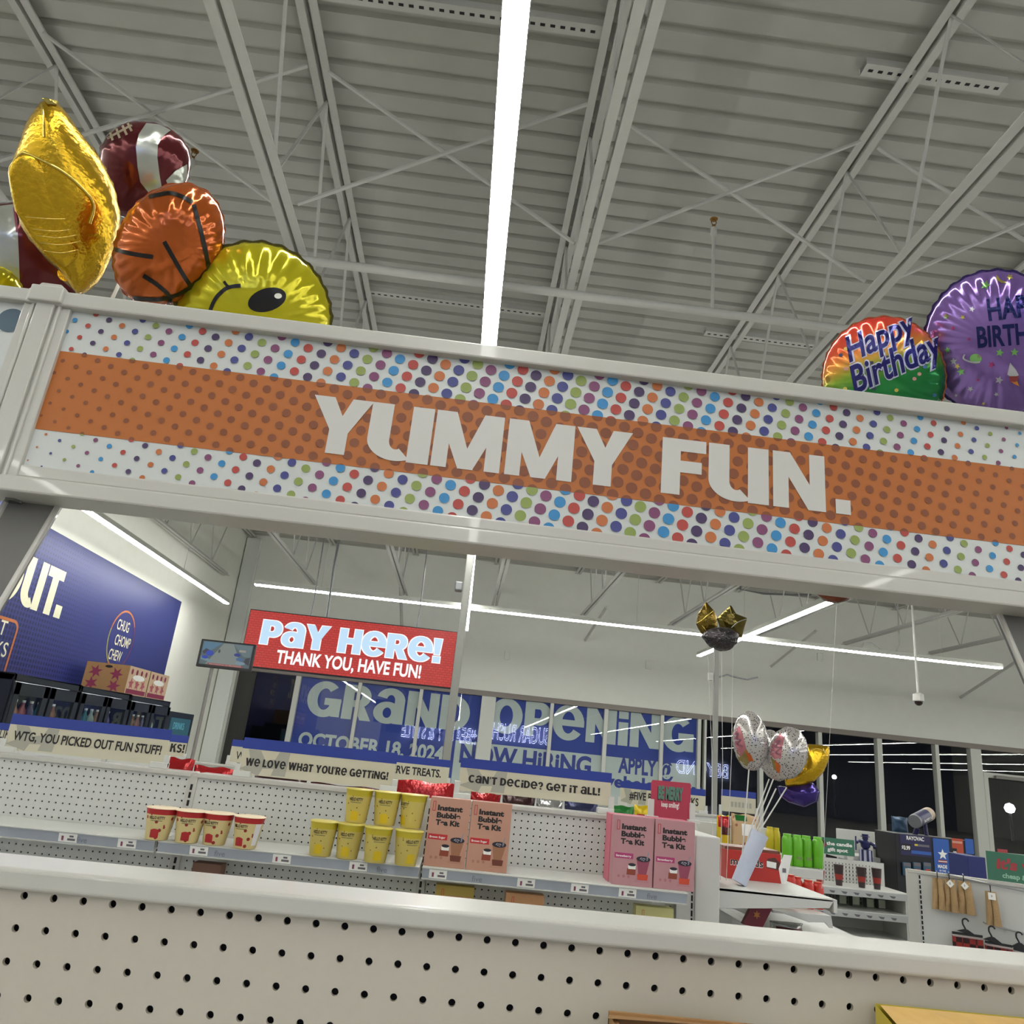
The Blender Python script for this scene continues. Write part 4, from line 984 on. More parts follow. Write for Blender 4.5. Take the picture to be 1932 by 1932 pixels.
# navy graphic on the left wall
GX = WX+.012
P_TR, P_BR = atX(337, 1130, GX), atX(303, 1400, GX)
yR, yL, zT, zB_ = (P_TR.y+P_BR.y)/2-.2, 4.5, P_TR.z-.02, .9
NAVYW = M('navy_graphic', (44, 52, 116), .45, k=1.5, bscale=2, var=.05); NAVYD = M('navy_graphic_dots', (24, 28, 76), .45, k=1.5)
t = thing('wall_graphic', (GX, 9, zB_), 'navy halftone wall graphic with cream lettering ending in OUT', 'wall graphic')
mb = MB(); mb.box(WX+.001, GX, yL, yR, zB_, zT, NAVYW)
sp = .062
yy = 7.0
while yy < yR:
    zz = 1.4
    while zz < zT-.03:
        tq = (yR-yy)/(yR-8.0)*1.1+.25*math.sin(zz*1.3+yy*.6)-.12
        r = .030*max(0, min(1, tq))
        if r > .006: mb.mesh([(GX+.001, yy+q[0], zz+q[1]) for q in ell(0, 0, r*.8, r, 8)], [tuple(range(8))], NAVYD)
        zz += sp
    yy += sp
mb.build('graphic_panel', t)
CRM = M('cream_vinyl', (222, 220, 190), .5, k=1.45)
def wl(sh, y, z, mat, nm, d=.003, lay=4e-5):
    mb = MB(); mb.flat(sh, V3(GX+d, y, z), Y_, Z_, X_, 0, mat, lay=lay); return mb.build(nm, t)
zt_, zb_ = atX(100, 1068, GX).z, atX(92, 1161, GX).z
yu0, yt1, yd1 = atX(58, 1050, GX).y, atX(124, 1084, GX).y, atX(120, 1150, GX).y
sh = heavy('CHeCK OuT', zt_-zb_, None, gap=.04); wid = max(q[0] for q in sh[0]); k_ = (yt1-yu0)/((.78+.04+.68)*(zt_-zb_))
wl(([(q[0]*k_,)+tuple(q[1:]) for q in sh[0]], sh[1]), yt1-wid*k_, zb_, CRM, 'out_lettering')
wl(shape(rect(0, 0, .16, .16)), yt1-.02, zb_, CRM, 'full_stop')
# thin rainbow frames
OR_ = M('orange_line', (186, 108, 60), .5, k=1.4); YG_ = M('olive_line', (150, 150, 70), .5, k=1.4); PL_ = M('plum_line', (110, 60, 90), .5, k=1.4)
P1, P2 = atX(36, 1175, GX), atX(12, 1290, GX)
pts = [(7.0, P1.z)]+[(P1.y-.10+.10*math.cos(a), P1.z-.10+.10*math.sin(a)) for a in [PI/2-i*PI/12 for i in range(7)]]+[(P1.y-.10+.10*math.cos(a), 1.66+.10*math.sin(a)) for a in [-i*PI/12 for i in range(7)]]+[(7.0, 1.56)]
wl(stroke(pts, .035), 0, 0, OR_, 'panel_outline')
for tx, px, py in (('THAT', 8, 1199), ('SNACKS', 9, 1240)):
    b = atX(px, py, GX); s2 = text2(tx, .16, off=.005); wx_ = max(v[0] for v in s2[0]); wl(s2, b.y-wx_, b.z, CRM, 'small_lettering')
cy_ = (atX(200, 1215, GX).y+atX(253, 1205, GX).y)/2; cz_ = (atX(230, 1160, GX).z+atX(215, 1250, GX).z)/2; rr_ = .43
for a0, a1, mt in ((35, 165, OR_), (165, 235, YG_), (235, 300, OR_), (300, 395, PL_)):
    wl(stroke([(cy_+rr_*math.cos(math.radians(a0+(a1-a0)*i/14)), cz_+rr_*math.sin(math.radians(a0+(a1-a0)*i/14))) for i in range(15)], .03), 0, 0, mt, 'emblem_ring')
for i, wd in enumerate(('CHUG', 'CHOMP', 'CHEW')): wl(text2(wd, .15, width=(.42, .55, .44)[i], off=.01), cy_-.20+(-.05, 0, -.08)[i], cz_+.13-.225*i, CRM, 'emblem_lettering')

# black drink coolers along the left wall
COOL = M('black_cooler', (30, 34, 40), .35, k=1.1); CGL = glass('cooler_glass', (.95, 1, 1), .06)
LITE = M('cooler_lamp', (235, 250, 255), emit=3.0); SHLF = M('cooler_lining', (150, 160, 162), .5, k=1.2)
drinkm = [M('drink_teal', (60, 130, 130), .3, k=1.3), M('drink_amber', (140, 90, 60), .3, k=1.3), M('drink_plum', (70, 50, 110), .3, k=1.3), M('drink_pale', (170, 190, 180), .3, k=1.3), M('drink_rose', (160, 80, 84), .3, k=1.3)]
def cooler(y0, y1, zt, label, k0):
    xf, xb = -4.5, WX+.06
    t = thing('drink_cooler', ((xf+xb)/2, (y0+y1)/2, 0), label, 'cooler', 'black drink coolers by the navy wall')
    mb = MB(); mb.box(xb, xb+.03, y0, y1, 0, zt, COOL); mb.box(xb, xf, y0, y0+.05, 0, zt, COOL); mb.box(xb, xf, y1-.05, y1, 0, zt, COOL); mb.box(xb, xf, y0, y1, zt-.07, zt, COOL); mb.box(xb, xf, y0, y1, 0, .3, COOL)
    mb.build('cabinet', t, bevel=.008)
    MB().box(xb+.03, xb+.04, y0+.05, y1-.05, .3, zt-.07, SHLF).build('lining', t)
    MB().box(xf-.12, xf-.08, y0+.08, y1-.08, zt-.095, zt-.072, LITE).build('lamp', t)
    MB().box(xb+.05, xf-.06, y0+.05, y1-.05, 1.28, 1.295, SHLF).build('shelf', t)
    n = 2; wd = (y1-y0)/n
    for i in range(n):
        a, b = y0+i*wd+.02, y0+(i+1)*wd-.02
        mb = MB(); f_ = .10
        for q in ((a, a+f_, .3, zt-.08), (b-f_, b, .3, zt-.08), (a, b, zt-.2, zt-.08), (a, b, .3, .4)): mb.box(xf-.001, xf+.03, *q, COOL)
        d = mb.build('door', t, bevel=.004)
        mb = MB(); mb.quad((xf+.012, a+f_, .4), (xf+.012, b-f_, .4), (xf+.012, b-f_, zt-.2), (xf+.012, a+f_, zt-.2), CGL); mb.build('glass', d)
        MB().box(xf+.03, xf+.05, b-.05, b-.03, .9, 1.3, GREYM).build('handle', d)
    return t
yc_ = [8.07, 9.50, 10.95, 12.45]
for i, lb in enumerate(('black drink cooler nearest along the navy wall, wide and tallest looking', 'middle black drink cooler below the cardboard box', 'far black drink cooler below the patterned boxes')):
    cooler(yc_[i]+.01, yc_[i+1]-.01, 1.845, lb, i)
    for k in range(8):
        y = yc_[i]+.17+k*(yc_[i+1]-yc_[i]-.32)/7
        t = thing('drink_bottle', (-4.68, y, 1.295), 'drink bottle inside a black cooler, behind its glass door', 'bottle', 'bottles inside the coolers')
        MB().lathe([(.0, 0), (.042, 0), (.045, .02), (.045, .19), (.018, .25), (.016, .29), (0, .29)], (-4.68, y, 1.295), drinkm[(k*3+i) % 5], n=14).build('bottle_body', t)
        MB().lathe([(.018, .285), (.018, .31), (0, .31)], (-4.68, y, 1.295), PAPER, n=12).build('cap', t)
t = thing('drink_cooler', (-4.85, 13.08, 0), 'small black cooler with teal lit panel at the end of the row', 'cooler', 'black drink coolers by the navy wall')
MB().box(WX+.06, -4.5, 12.5, 13.66, 0, 1.72, COOL).build('cabinet', t, bevel=.008)
MB().box(-4.5, -4.49, 12.62, 13.52, .9, 1.63, M('teal_panel', (40, 104, 118), emit=.5)).build('screen', t)
MB().box(-4.489, -4.484, 12.62, 13.3, 1.22, 1.34, M('pale_panel', (130, 180, 190), emit=.7)).build('screen_strip', t)
mb = MB(); mb.flat(text2('DRINKS', .10, width=.5, off=.01), V3(-4.4885, 12.75, 1.46), Y_, Z_, X_, 0, M('panel_text', (96, 170, 184), emit=.7)); mb.build('screen_lettering', t)
# boxes on top of the coolers
STARP = M('plum_star_print', (136, 44, 76), .6, k=1.4); CRB = M('cream_box', (206, 180, 150), .6, k=1.4); ROSE = M('rose_print', (176, 90, 100), .6, k=1.4)
for y0, y1, lb in ((10.74, 11.45, 'box on the coolers with brown cardboard face and dark red stars'), (11.48, 12.2, 'second printed box on the coolers, behind the starred one')):
    t = thing('carton', (-4.85, (y0+y1)/2, 1.845), lb, 'box', 'boxes on top of the coolers')
    mb = MB(); mb.box(-5.10, -4.52, y0, y1, 1.845, 2.22, CARD); mb.quad((-4.519, y0, 1.846), (-4.519, y1, 1.846), (-4.519, y1, 2.219), (-4.519, y0, 2.219), CRB); mb.build('carton_body', t)
    mb = MB()
    for (cx, cz, rot) in ((-4.96, 2.10, .3), (-4.68, 2.09, 1.0), (-4.98, 1.94, .7), (-4.68, 1.93, .2)): mb.flat(shape(star2(cx, cz, .095, .04, 6, rot)), V3(0, y0-.001, 0), X_, Z_, MY, 0, STARP)
    mb.flat(shape(ell(-4.80, 2.18, .05, .018)), V3(0, y0-.001, 0), X_, Z_, MY, .0004, BLACKP); mb.build('star_print', t)
    mb = MB(); wv_ = lambda q, d, mt: mb.flat(shape(q), V3(-4.517, 0, 0), Y_, Z_, X_, d, mt)
    wv_(rect(y0+.03, 1.86, y1-.03, 1.92), 0, STARP)
    for k in range(3): wv_(star2(y0+.14+.2*k, 1.99, .085, .04, 5, .4+k), 0, ROSE)
    for k in range(4): wv_(ell(y0+.1+.16*k, 2.15, .035, .04, 10), 0, STARP)
    wv_(ell((y0+y1)/2, 2.08, .2, .04, 16), .0003, PAPER); mb.build('rose_print', t)

# vinyl banner on the outside of the front windows
BV = WY+.07
VBL = M('blue_vinyl', (24, 58, 150), .6, k=.95, bscale=1.5, var=.12); VWH = M('frosted_vinyl', (178, 192, 186), .6, k=1.1, bscale=2, var=.06)
xb0, xb1 = -3.52, 5.225
zsep = (at(1000, 1410, BV).z+at(1230, 1437, BV).z)/2
ban = thing('window_banner', ((xb0+xb1)/2, BV, .3), 'blue vinyl window banner reading GRAND OPENING across the front windows', 'banner')
xs_ = at(857, 1420, BV).x
mb = MB(); mb.box(xb0, xs_, BV, BV+.004, .3, HEAD-.06, VBL); mb.box(xs_, xb1, BV, BV+.004, zsep, HEAD-.06, VBL); mb.box(xs_, xb1, BV, BV+.004, .3, zsep, VWH); mb.build('vinyl_sheet', ban)
def bl(body, xl, xr, yb, ht_px, mat, nm, style='h', gap=.06):
    a, b = at(xl, yb[0], BV), at(xr, yb[1], BV); h = ht_px*mpp(a)
    sh = heavy(body, h, b.x-a.x, gap=gap) if style == 'h' else text2(body, h, width=b.x-a.x, off=.035)
    mb = MB(); mb.flat(sh, V3(a.x, BV-.003, (a.z+b.z)/2), X_, Z_, MY, .001, mat, lay=1.2e-4); mb.build(nm, ban)
bl('GRaND', 574, 883, (1351, 1378), 64, VWH, 'grand_lettering')
bl('OPeNiNG', 922, 1307, (1374, 1427), 63, VWH, 'opening_lettering')
bl('OCTOBER 18, 2024', 560, 836, (1412, 1431), 25, VWH, 'date_lettering', 't')
bl('NOW HiRiNG', 866, 1114, (1438, 1462), 32, NAVY, 'hiring_lettering', 't')
bl('APPLY @', 1166, 1270, (1458, 1466), 27, NAVY, 'apply_lettering', 't')
bl('fivebelow.com', 1125, 1330, (1483, 1500), 20, NAVY, 'address_lettering', 't')

# ================================================================== right-hand side
# end panel and shelving that faces right (+x)
PX0, PX1 = .958, 1.052
gC = thing('gondola_shelving', (1.0, 3.7, 0), 'white end unit with sloping shelves holding the balloon cup', 'shelving')
zEP = at(1340, 1578, 3.12).z
MB().box(PX0, PX1, 3.10, 4.1, 0, zEP, WHITE2).build('end_panel', gC, bevel=.004)
mb = MB(); mb.box(.89, PX0, 3.11, 3.2, 0, zEP-.005, WHITE2); zz = zEP-.03
while zz > .5: mb.quad((.945, 3.1095, zz-.02), (.952, 3.1095, zz-.02), (.952, 3.1095, zz), (.945, 3.1095, zz), SLOT); zz -= .026
mb.build('upright', gC)
def sideshelf(y0, y1, zt, xr, nm, par):
    mb = MB(); mb.box(PX1, xr, y0, y1, zt-.012, zt, WHITE2); mb.box(xr-.004, xr+.012, y0, y1, zt-.05, zt-.002, WHITE2)
    for y in (y0, y1-.006): mb.prism([(PX1, zt-.075), (xr-.02, zt-.035), (xr, zt-.005), (PX1, zt-.001)], V3(0, y, 0), X_, Z_, MY, -.006, .0, WHITE2)
    return mb.build(nm, par, bevel=.002)
zs1 = at(1570, 1688, 3.2).z+.0; 
sideshelf(3.17, 4.09, 1.118, 1.53, 'shelf', gC)
z2_ = at(1540, 1728, 3.75).z
gE = thing('gondola_shelving', (1.5, 4.6, 0), 'white end unit further back holding the red and green bottles', 'shelving')
yE = 4.25
zE1 = at(1500, 1634, yE+.1).z; zE2 = at(1515, 1722, yE-.55).z
xE0, xE1 = at(1360, 1600, yE).x, at(1553, 1640, yE).x
mb = MB(); mb.box(xE0, xE1, yE, yE+.40, zE1-.02, zE1, WHITE2); mb.box(xE0, xE1, yE-.004, yE, zE1-.045, zE1, WHITE2); mb.build('shelf', gE, bevel=.003)
xEs = at(1458, 1725, yE-.55).x; xEr = at(1566, 1725, yE-.55).x
mb = MB(); mb.box(xEs, xEr, yE-.55, yE+.40, zE2-.012, zE2, WHITE2); mb.prism([(xEs, zE2), (xEr, zE2), (xEr+.008, zE2-.05), (xEr-.01, zE2-.05), (xEr-.03, zE2-.03), (xEs+.16, zE2-.035)], V3(0, yE-.555, 0), X_, Z_, MY, 0, .006, WHITE2); mb.build('shelf', gE, bevel=.002)
MB().box(xE0, xE1-.1, yE+.40, yE+.44, 0, zE1+.16, WHITE2).build('back_panel', gE)
xu = at(1430, 1580, yE).x; MB().box(xu, xu+.07, yE+.30, yE+.399, 0, at(1430, 1551, yE+.3).z, WHITE2).build('upright', gE, bevel=.003)
zE3 = at(1530, 1768, yE-.5).z
MB().box(at(1450, 1760, yE-.5).x, at(1640, 1760, yE-.5).x, yE-.5, yE+.4, zE3-.02, zE3, WHITE2).build('base_deck', gE)
# caramel box with the chocolate bar picture
YM = 3.50
A, B = at(1383, 1606, YM), at(1474, 1659, YM); x0, x1 = A.x-.03, B.x+.0; z0, z1 = 1.118, A.z+.005
t = thing('candy_box', ((x0+x1)/2, YM, 1.118), 'red candy display box ending in unds with chocolate bar picture', 'candy box')
MR = M('mounds_red', (180, 40, 30), .4, k=1.4); BRN = M('choc_brown', (84, 44, 34), .4, k=1.3)
mb = MB(); mb.box(x0, x1, YM, YM+.18, z0, z1, MR); mb.build('tray', t, bevel=.001)
MB().box(x0+.002, x1-.002, YM+.02, YM+.17, z1, z1+.012, M('choc_wrappers', (120, 70, 50), .3, k=1.3, bump=.5)).build('wrappers', t)
mb = MB(); xx = at(1494, 1610, YM).x
mb.mesh([(x1, YM, z0), (x1+.02, YM-.003, z0), (xx, YM-.003, z1+.002), (x1+.012, YM, z1+.002), (x1-.012, YM-.002, (z0+z1)/2)], [(0, 1, 2, 3, 4)], PAPER)
mb.mesh([(x1+.004, YM-.0045, z0+.045), (x1+.02, YM-.0045, z0+.045), (x1+.02, YM-.0045, z0+.062), (x1+.004, YM-.0045, z0+.062)], [(0, 1, 2, 3)], M('tag_grey')); mb.build('side_flap', t)
mb = MB(); a = at(1410, 1640, YM); h = .028
mb.flat(text2('mounds', h, width=.145, off=.05), V3(at(1440, 1637, YM).x-.145, YM, at(1440, 1637, YM).z), X_, Z_, MY, .0006, PAPER); mb.flat(text2('mounds', h, width=.143, off=.02), V3(at(1440, 1637, YM).x-.144, YM, at(1440, 1637, YM).z+.001), X_, Z_, MY, .001, BLACKP); mb.build('lettering', t)
mb = MB(); c = at(1458, 1630, YM); mb.flat(shape([(-.028, -.018), (.028, -.024), (.034, .004), (.010, .026), (-.020, .020), (-.03, .008)]), c, X_, Z_, MY, .0006, BRN); mb.flat(shape([(-.027, -.014), (.014, -.018), (.016, .006), (-.027, .010)]), c, X_, Z_, MY, .001, PAPER); mb.build('bar_picture', t)
# pale cup that holds the balloon sticks
CP = at(1383, 1673, 3.30); CPt = at(1424, 1573, 3.30)
CP.z = 1.120
t = thing('balloon_holder', CP, 'pale grey tilted paper tube holding the balloon sticks', 'holder')
mb = MB(); ax = (CPt-CP); L_ = ax.length; mb.lathe([(0, .004), (.030, .004), (.036, L_), (.0345, L_), (.028, .01), (0, .01)], CP+V3(.022, 0, .004), M('pale_paper_tube', (172, 178, 194), .5, k=1.2), n=26, axis=ax); mb.build('tube', t)
# yellow nut bag, sugared bag, canisters on the far shelf
zq = zE1
def rectpx(xl, xr, yt, Y): a, b = at(xl, yt, Y), at(xr, yt, Y); return a.x, b.x, (a.z+b.z)/2
x0, x1, zt_ = rectpx(1352, 1377, 1538, yE+.14)
bag(V3((x0+x1)/2, yE+.14, zE1), x1-x0, zt_-zE1, .07, YEF, 'yellow nut bag with dark red top on the far end shelf', trims=((.72, .98, .05, .95, RF, 'red_top'), (.55, .75, .2, .85, BRF, 'brown_label')))
x0, x1, zt_ = rectpx(1379, 1432, 1537, yE+.12)
PAPB = spots('pork_bag', (190, 160, 120), (150, 88, 60), 40, .3, k=1.35)
bag(V3((x0+x1)/2, yE+.12, zE1), x1-x0, zt_-zE1, .08, PAPB, 'tan printed snack bag behind the balloon sticks', trims=((.55, .80, .3, .8, PAPER, 'white_label'), (.86, .98, .1, .5, GRF, 'green_top')))
def bottle(P, r, h, mat, capm, label, group, neck=True, lbl=None):
    t = thing('bottle', P, label, 'bottle', group)
    MB().lathe([(0, 0), (r*.9, 0), (r, .03*h), (r, .30*h), (r*.95, .35*h), (r, .40*h), (r, .80*h), (r*.86, .89*h), (r*.66, .94*h)], P, mat, n=20).build('bottle_body', t)
    MB().lathe([(r*.74, .925*h), (r*.74, h), (0, h)], P, capm, n=16).build('cap', t)
    if lbl: MB().box(P[0]-r*.45, P[0]+r*.45, P[1]-r-.002, P[1]-r+.004, P[2]+.22*h, P[2]+.32*h, lbl).build('label_patch', t)
    return t
GB_ = M('green_bottle', (100, 180, 34), .3, k=1.3); GBC = M('green_cap', (120, 200, 60), .4, k=1.35); REDB = M('red_bottle', (196, 48, 34), .3, k=1.4); YJ = M('yellow_jar', (206, 186, 40), .3, k=1.35); OLB = M('olive_label', (96, 120, 60), .5, k=1.2)
zb_ = zE1
for i, (x, lb) in enumerate(((1486, 'lime green bottle, first of the four on the far shelf'), (1503, 'lime green bottle, second of the four on the far shelf'), (1522, 'lime green bottle, third of the four, with a label patch'), (1542, 'lime green bottle, last of the four at the shelf end'))):
    b = at(x, 1630, yE+.12); hgt = at(x, 1573+i*2, yE+.12).z-zE1
    bottle(V3(b.x, yE+.12-.01*(i % 2), zE1), 10.3*mpp(b), hgt, GB_, GBC, lb, 'lime green bottles', lbl=OLB if i in (1, 2) else None)
for i, (x, lb) in enumerate(((1458, 'yellow jar half hidden behind the white upright'), (1470, 'yellow jar beside the first lime green bottle'))):
    b = at(x, 1606, yE+.2); hgt = at(x, 1561+i*2, yE+.2).z-zE1
    bottle(V3(b.x, yE+.24, zE1), 7.5*mpp(b), hgt, YJ, YJ, lb, 'yellow jars', lbl=BRN if i else None)
for i, (x, yb_, lb) in enumerate(((1492, 1718, 'red bottle, leftmost on the lower far shelf'), (1507, 1720, 'red bottle, second on the lower far shelf'), (1526, 1722, 'red bottle, third on the lower far shelf, with pale label'), (1547, 1724, 'red bottle at the end of the lower far shelf'))):
    Yb = yE-.40
    b = at(x, yb_, Yb); hgt = at(x, 1650+i*5, Yb).z-zE2
    bottle(V3(b.x, Yb+.015*(i % 2), zE2), 10.4*mpp(b), hgt, REDB, REDB, lb, 'red bottles', lbl=PAPER if i == 2 else None)
# maroon packet and clear bags low down
A, B = at(1405, 1708, 3.55), at(1462, 1712, 3.55)
t = thing('candy_box', at(1430, 1745, 3.6), 'maroon gift packet with a yellow emblem under the sloping shelf', 'candy box')
MAR = M('maroon_card', (116, 26, 44), .4, k=1.4)
mb = MB(); a, b, c, d = at(1424, 1700, 3.6), at(1464, 1700, 3.6), at(1438, 1752, 3.6), at(1402, 1744, 3.6); D = V3(0, .03, 0)
mb.mesh([a, b, c, d, a+D, b+D, c+D, d+D], [(0, 1, 2, 3), (7, 6, 5, 4), (0, 4, 5, 1), (1, 5, 6, 2), (2, 6, 7, 3), (3, 7, 4, 0)], MAR); mb.build('packet', t)
mb = MB(); mb.flat(shape(star2(0, 0, .018, .008, 6)), at(1428, 1726, 3.595), X_, Z_, MY, 0, M('gold_print', (190, 120, 50), .4, k=1.3)); mb.build('emblem', t)
x0, x1, zt_ = rectpx(1456, 1520, 1742, yE-.45)
bag(V3((x0+x1)/2, yE-.42, zE3), x1-x0, zt_-zE3, .10, SILF, 'shiny clear and brown snack bag on the lowest far shelf', trims=((.1, .6, .1, .9, BRF, 'brown_label'),))

# shelf unit with the red tumblers
YD = 5.55
gD = thing('gondola_shelving', (2.9, YD+.2, 0), 'white shelf unit with red tumblers under the green candle sign', 'shelving')
xd0, xd1 = at(1540, 1680, YD).x-.1, at(1716, 1690, YD).x
zs_ = [(at(1560, 1672, YD).z+at(1700, 1686, YD).z)/2, (at(1570, 1714, YD).z+at(1705, 1727, YD).z)/2, (at(1560, 1763, YD).z+at(1705, 1776, YD).z)/2]
zD = at(1600, 1622, YD+.36).z
xdb = at(1668, 1640, YD+.36).x
mb = MB(); pegboard(mb, xd0+.05, zD-.04, int((xdb-xd0-.1)/.0254), 14, .0254, .0028, YD+.36, .003, xd0, xdb, zs_[0]-.3, zD, WHITE2, 6); mb.box(xd0, xd1, YD+.37, YD+.38, .1, zD, M('mid_grey', (120, 120, 118), .6)); mb.build('pegboard_panel', gD)
PCH = M('price_channel')
for z in zs_:
    mb = MB(); mb.box(xd0, xd1, YD, YD+.355, z-.02, z, WHITE2); sh = mb.build('shelf', gD, bevel=.002)
    mb = MB(); mb.box(xd0, xd1, YD-.008, YD-.001, z-.045, z-.004, M('pale_channel', (170, 172, 172), .3, k=1.2))
    for k in range(7): mb.prism([(xd0+.10+.085*k, z-.02), (xd0+.145+.085*k, z-.022), (xd0+.135+.085*k, z-.036), (xd0+.115+.085*k, z-.034)], V3(0, YD-.0085, 0), X_, Z_, MY, 0, 0, M('tag_grey'))
    mb.build('price_channel', sh)
MB().box(xd0, xd1, YD, YD+.38, 0, .10, WHITE2).build('base_deck', gD)
MB().box(xd1-.004, xd1+.02, YD+.05, YD+.38, 0, zs_[0]-.002, WHITE2).build('end_panel', gD)
TR, TB = M('tumbler_red', (150, 44, 36), .35, k=1.4), M('tumbler_dark', (58, 44, 46), .35, k=1.3)
for i, (x, yb_, yt_, tp, lb) in enumerate(((1547, 1663, 1642, 0, 'short red tumbler without dark band, leftmost under the candle sign'), (1583, 1665, 1631, 1, 'red and black tumbler, second from the left'),
                                   (1626, 1669, 1636, 1, 'red and black tumbler, third from the left'), (1655, 1672, 1638, 1, 'red and black tumbler, rightmost, near the shelf end'))):
    Yt = YD+.12; b = at(x, yb_, Yt); zt_ = at(x, yt_, Yt).z; h = zt_-zs_[0]; r = 9*mpp(b)
    t = thing('tumbler', V3(b.x, Yt, zs_[0]), lb, 'tumbler', 'red tumblers')
    pr = [(0, 0), (r*.62, 0), (r*.72, .28*h), (r*.86, .55*h), (r, h), (r*.9, h), (0, .92*h)]
    MB().lathe(pr, V3(b.x, Yt, zs_[0]), TR, n=22, mats=[TB, TB if tp else TR, TR, TB if tp else TR, TR, TB]).build('tumbler_body', t)
for i, (x, y, lb) in enumerate(((1590, 1697, 'leftmost'), (1615, 1699, 'second from left'), (1642, 1704, 'third from left'), (1664, 1706, 'rightmost'))):
    Yt = YD+.2; b = at(x, y, Yt); s_ = 6.3*mpp(b); zf = zs_[1]
    t = thing('candle_box', V3(b.x, Yt, zf), 'small cream card box on the dim middle shelf, '+lb, 'box', 'cream card boxes')
    MB().box(b.x-s_*1.15, b.x+s_*1.15, Yt, Yt+.05, zf, b.z+s_*1.3, M('olive_tin', (84, 92, 80), .5, k=1.2)).build('tin', t)
    MB().box(b.x-s_, b.x+s_, Yt-.002, Yt, b.z-s_*1.1, b.z+s_*1.1, M('cream_tag', (196, 200, 180), .6, k=1.3)).build('cream_tag', t)
# green sign over it
A, B, C = at(1548, 1579, YD+.3), at(1620, 1588, YD+.3), at(1618, 1618, YD+.3)
GSN = M('green_card', (56, 112, 88), .5, k=1.4)
t = thing('card_topper', ((A.x+B.x)/2, YD+.37, zD), 'green card topper reading the candle gift spot', 'sign')
x0, x1, z1, z0 = A.x, B.x, (A.z+B.z)/2, C.z
MB().box(x0, x1, YD+.366, YD+.370, z0, z1, GSN).build('card', t)
mb = MB(); wd, hh = x1-x0, z1-z0
mb.flat(text2('the candle', .20*hh, width=.68*wd, off=.04), V3(x0+.26*wd, YD+.366, z0+.56*hh), X_, Z_, MY, .001, PAPER); mb.flat(text2('gift spot', .20*hh, width=.54*wd, off=.04), V3(x0+.28*wd, YD+.366, z0+.20*hh), X_, Z_, MY, .001, PAPER); mb.build('lettering', t)
mb = MB(); mb.flat(shape(ell(x0+.09*wd, z0+.62*hh, .035, .02, 12, .5), ell(x0+.15*wd, z0+.62*hh, .035, .02, 12, -.5)), V3(0, YD+.366, 0), X_, Z_, MY, .001, M('bow_red', (140, 60, 64), .5, k=1.3)); mb.build('bow_print', t)
for x in (x0+.05, x1-.03): MB().box(x-.02, x+.02, YD+.371, YD+.385, zD-.02, z0+.05, BR).build('clip', t)
# white stock boxes with a striped figurine in front
YW = 6.6
A, B = at(1580, 1562, YW), at(1688, 1575, YW)
t = thing('display_board', ((A.x+B.x)/2, YW, 0), 'white display board rising behind the striped figurine', 'display')
MB().box(A.x, B.x, YW, YW+.03, .0, (A.z+B.z)/2, WHITE2).build('board', t, bevel=.004); MB().box(at(1590, 1612, YW-.3).x, B.x, YW-.32, YW-.001, at(1640, 1617, YW-.3).z-.03, at(1640, 1617, YW-.3).z, WHITE2).build('shelf', t)
MB().box(at(1660, 1580, YW).x, at(1687, 1580, YW).x, YW-.03, YW, at(1670, 1583, YW).z-.012, at(1670, 1583, YW).z+.012, GREYM).build('hook_bar', t)
zsh = at(1640, 1617, YW-.3).z
for xl, xr, yt, lb in ((1640, 1663, 1592, 'white carton on the board shelf, left one'), (1663, 1688, 1594, 'white carton on the board shelf, beside the battery display')):
    a, b = at(xl, yt, YW-.2), at(xr, yt, YW-.2)
    tag(MB().box(a.x, b.x-.01, YW-.25, YW-.05, zsh, (a.z+b.z)/2, M('white_carton', (196, 194, 186), .6, k=1.3)).build('carton', bevel=.004), lb, 'box', 'white cartons')
b = at(1634, 1622, YD+.62); NV2 = M('figurine_navy', (42, 44, 92), .4, k=1.3); FW_ = M('figurine_white', (190, 192, 214), .5, k=1.3)
t = thing('figurine', V3(b.x, YD+.62, zD-.05), 'navy and white striped standing figurine holding a staff', 'figurine')
h_ = at(1634, 1574, YD+.62).z-(zD-.05); z0 = zD-.05; P = V3(b.x, YD+.62, z0); n = 16
mb = MB(); rr = .05
for k in range(n):
    a0, a1 = 2*PI*k/n, 2*PI*(k+1)/n
    for (r0, h0), (r1, h1) in (((rr, 0), (rr*.95, .50*h_)), ):
        mb.quad(P+V3(r0*math.cos(a0), r0*math.sin(a0), h0), P+V3(r0*math.cos(a1), r0*math.sin(a1), h0), P+V3(r1*math.cos(a1), r1*math.sin(a1), h1), P+V3(r1*math.cos(a0), r1*math.sin(a0), h1), NV2 if k % 2 else FW_)
mb.lathe([(rr*.95, .50*h_), (.02, .53*h_)], P, NV2, n=16); mb.build('striped_base', t)
mb = MB(); mb.lathe([(.018, .52*h_), (.034, .60*h_), (.038, .74*h_), (.016, .80*h_), (.022, .86*h_), (.020, .91*h_), (.034, .92*h_), (.034, .935*h_), (.022, .94*h_), (.024, 1.0*h_), (0, 1.0*h_)], P, NV2, n=16); mb.build('body', t)
MB().tube([P+V3(-.03, -.01, .74*h_), P+V3(-.07, -.03, .78*h_), P+V3(-.09, -.04, .72*h_)], .012, NV2, n=8).build('arm', t); MB().tube([P+V3(.03, -.01, .74*h_), P+V3(.06, -.03, .66*h_), P+V3(.05, -.04, .60*h_)], .012, NV2, n=8).build('arm', t)
MB().lathe([(0, -z0), (.14, -z0), (.14, -z0+.02), (.022, -z0+.03), (.022, -.02), (.07, -.018), (.07, 0), (0, 0)], P, GREYM, n=16).build('stand', t)
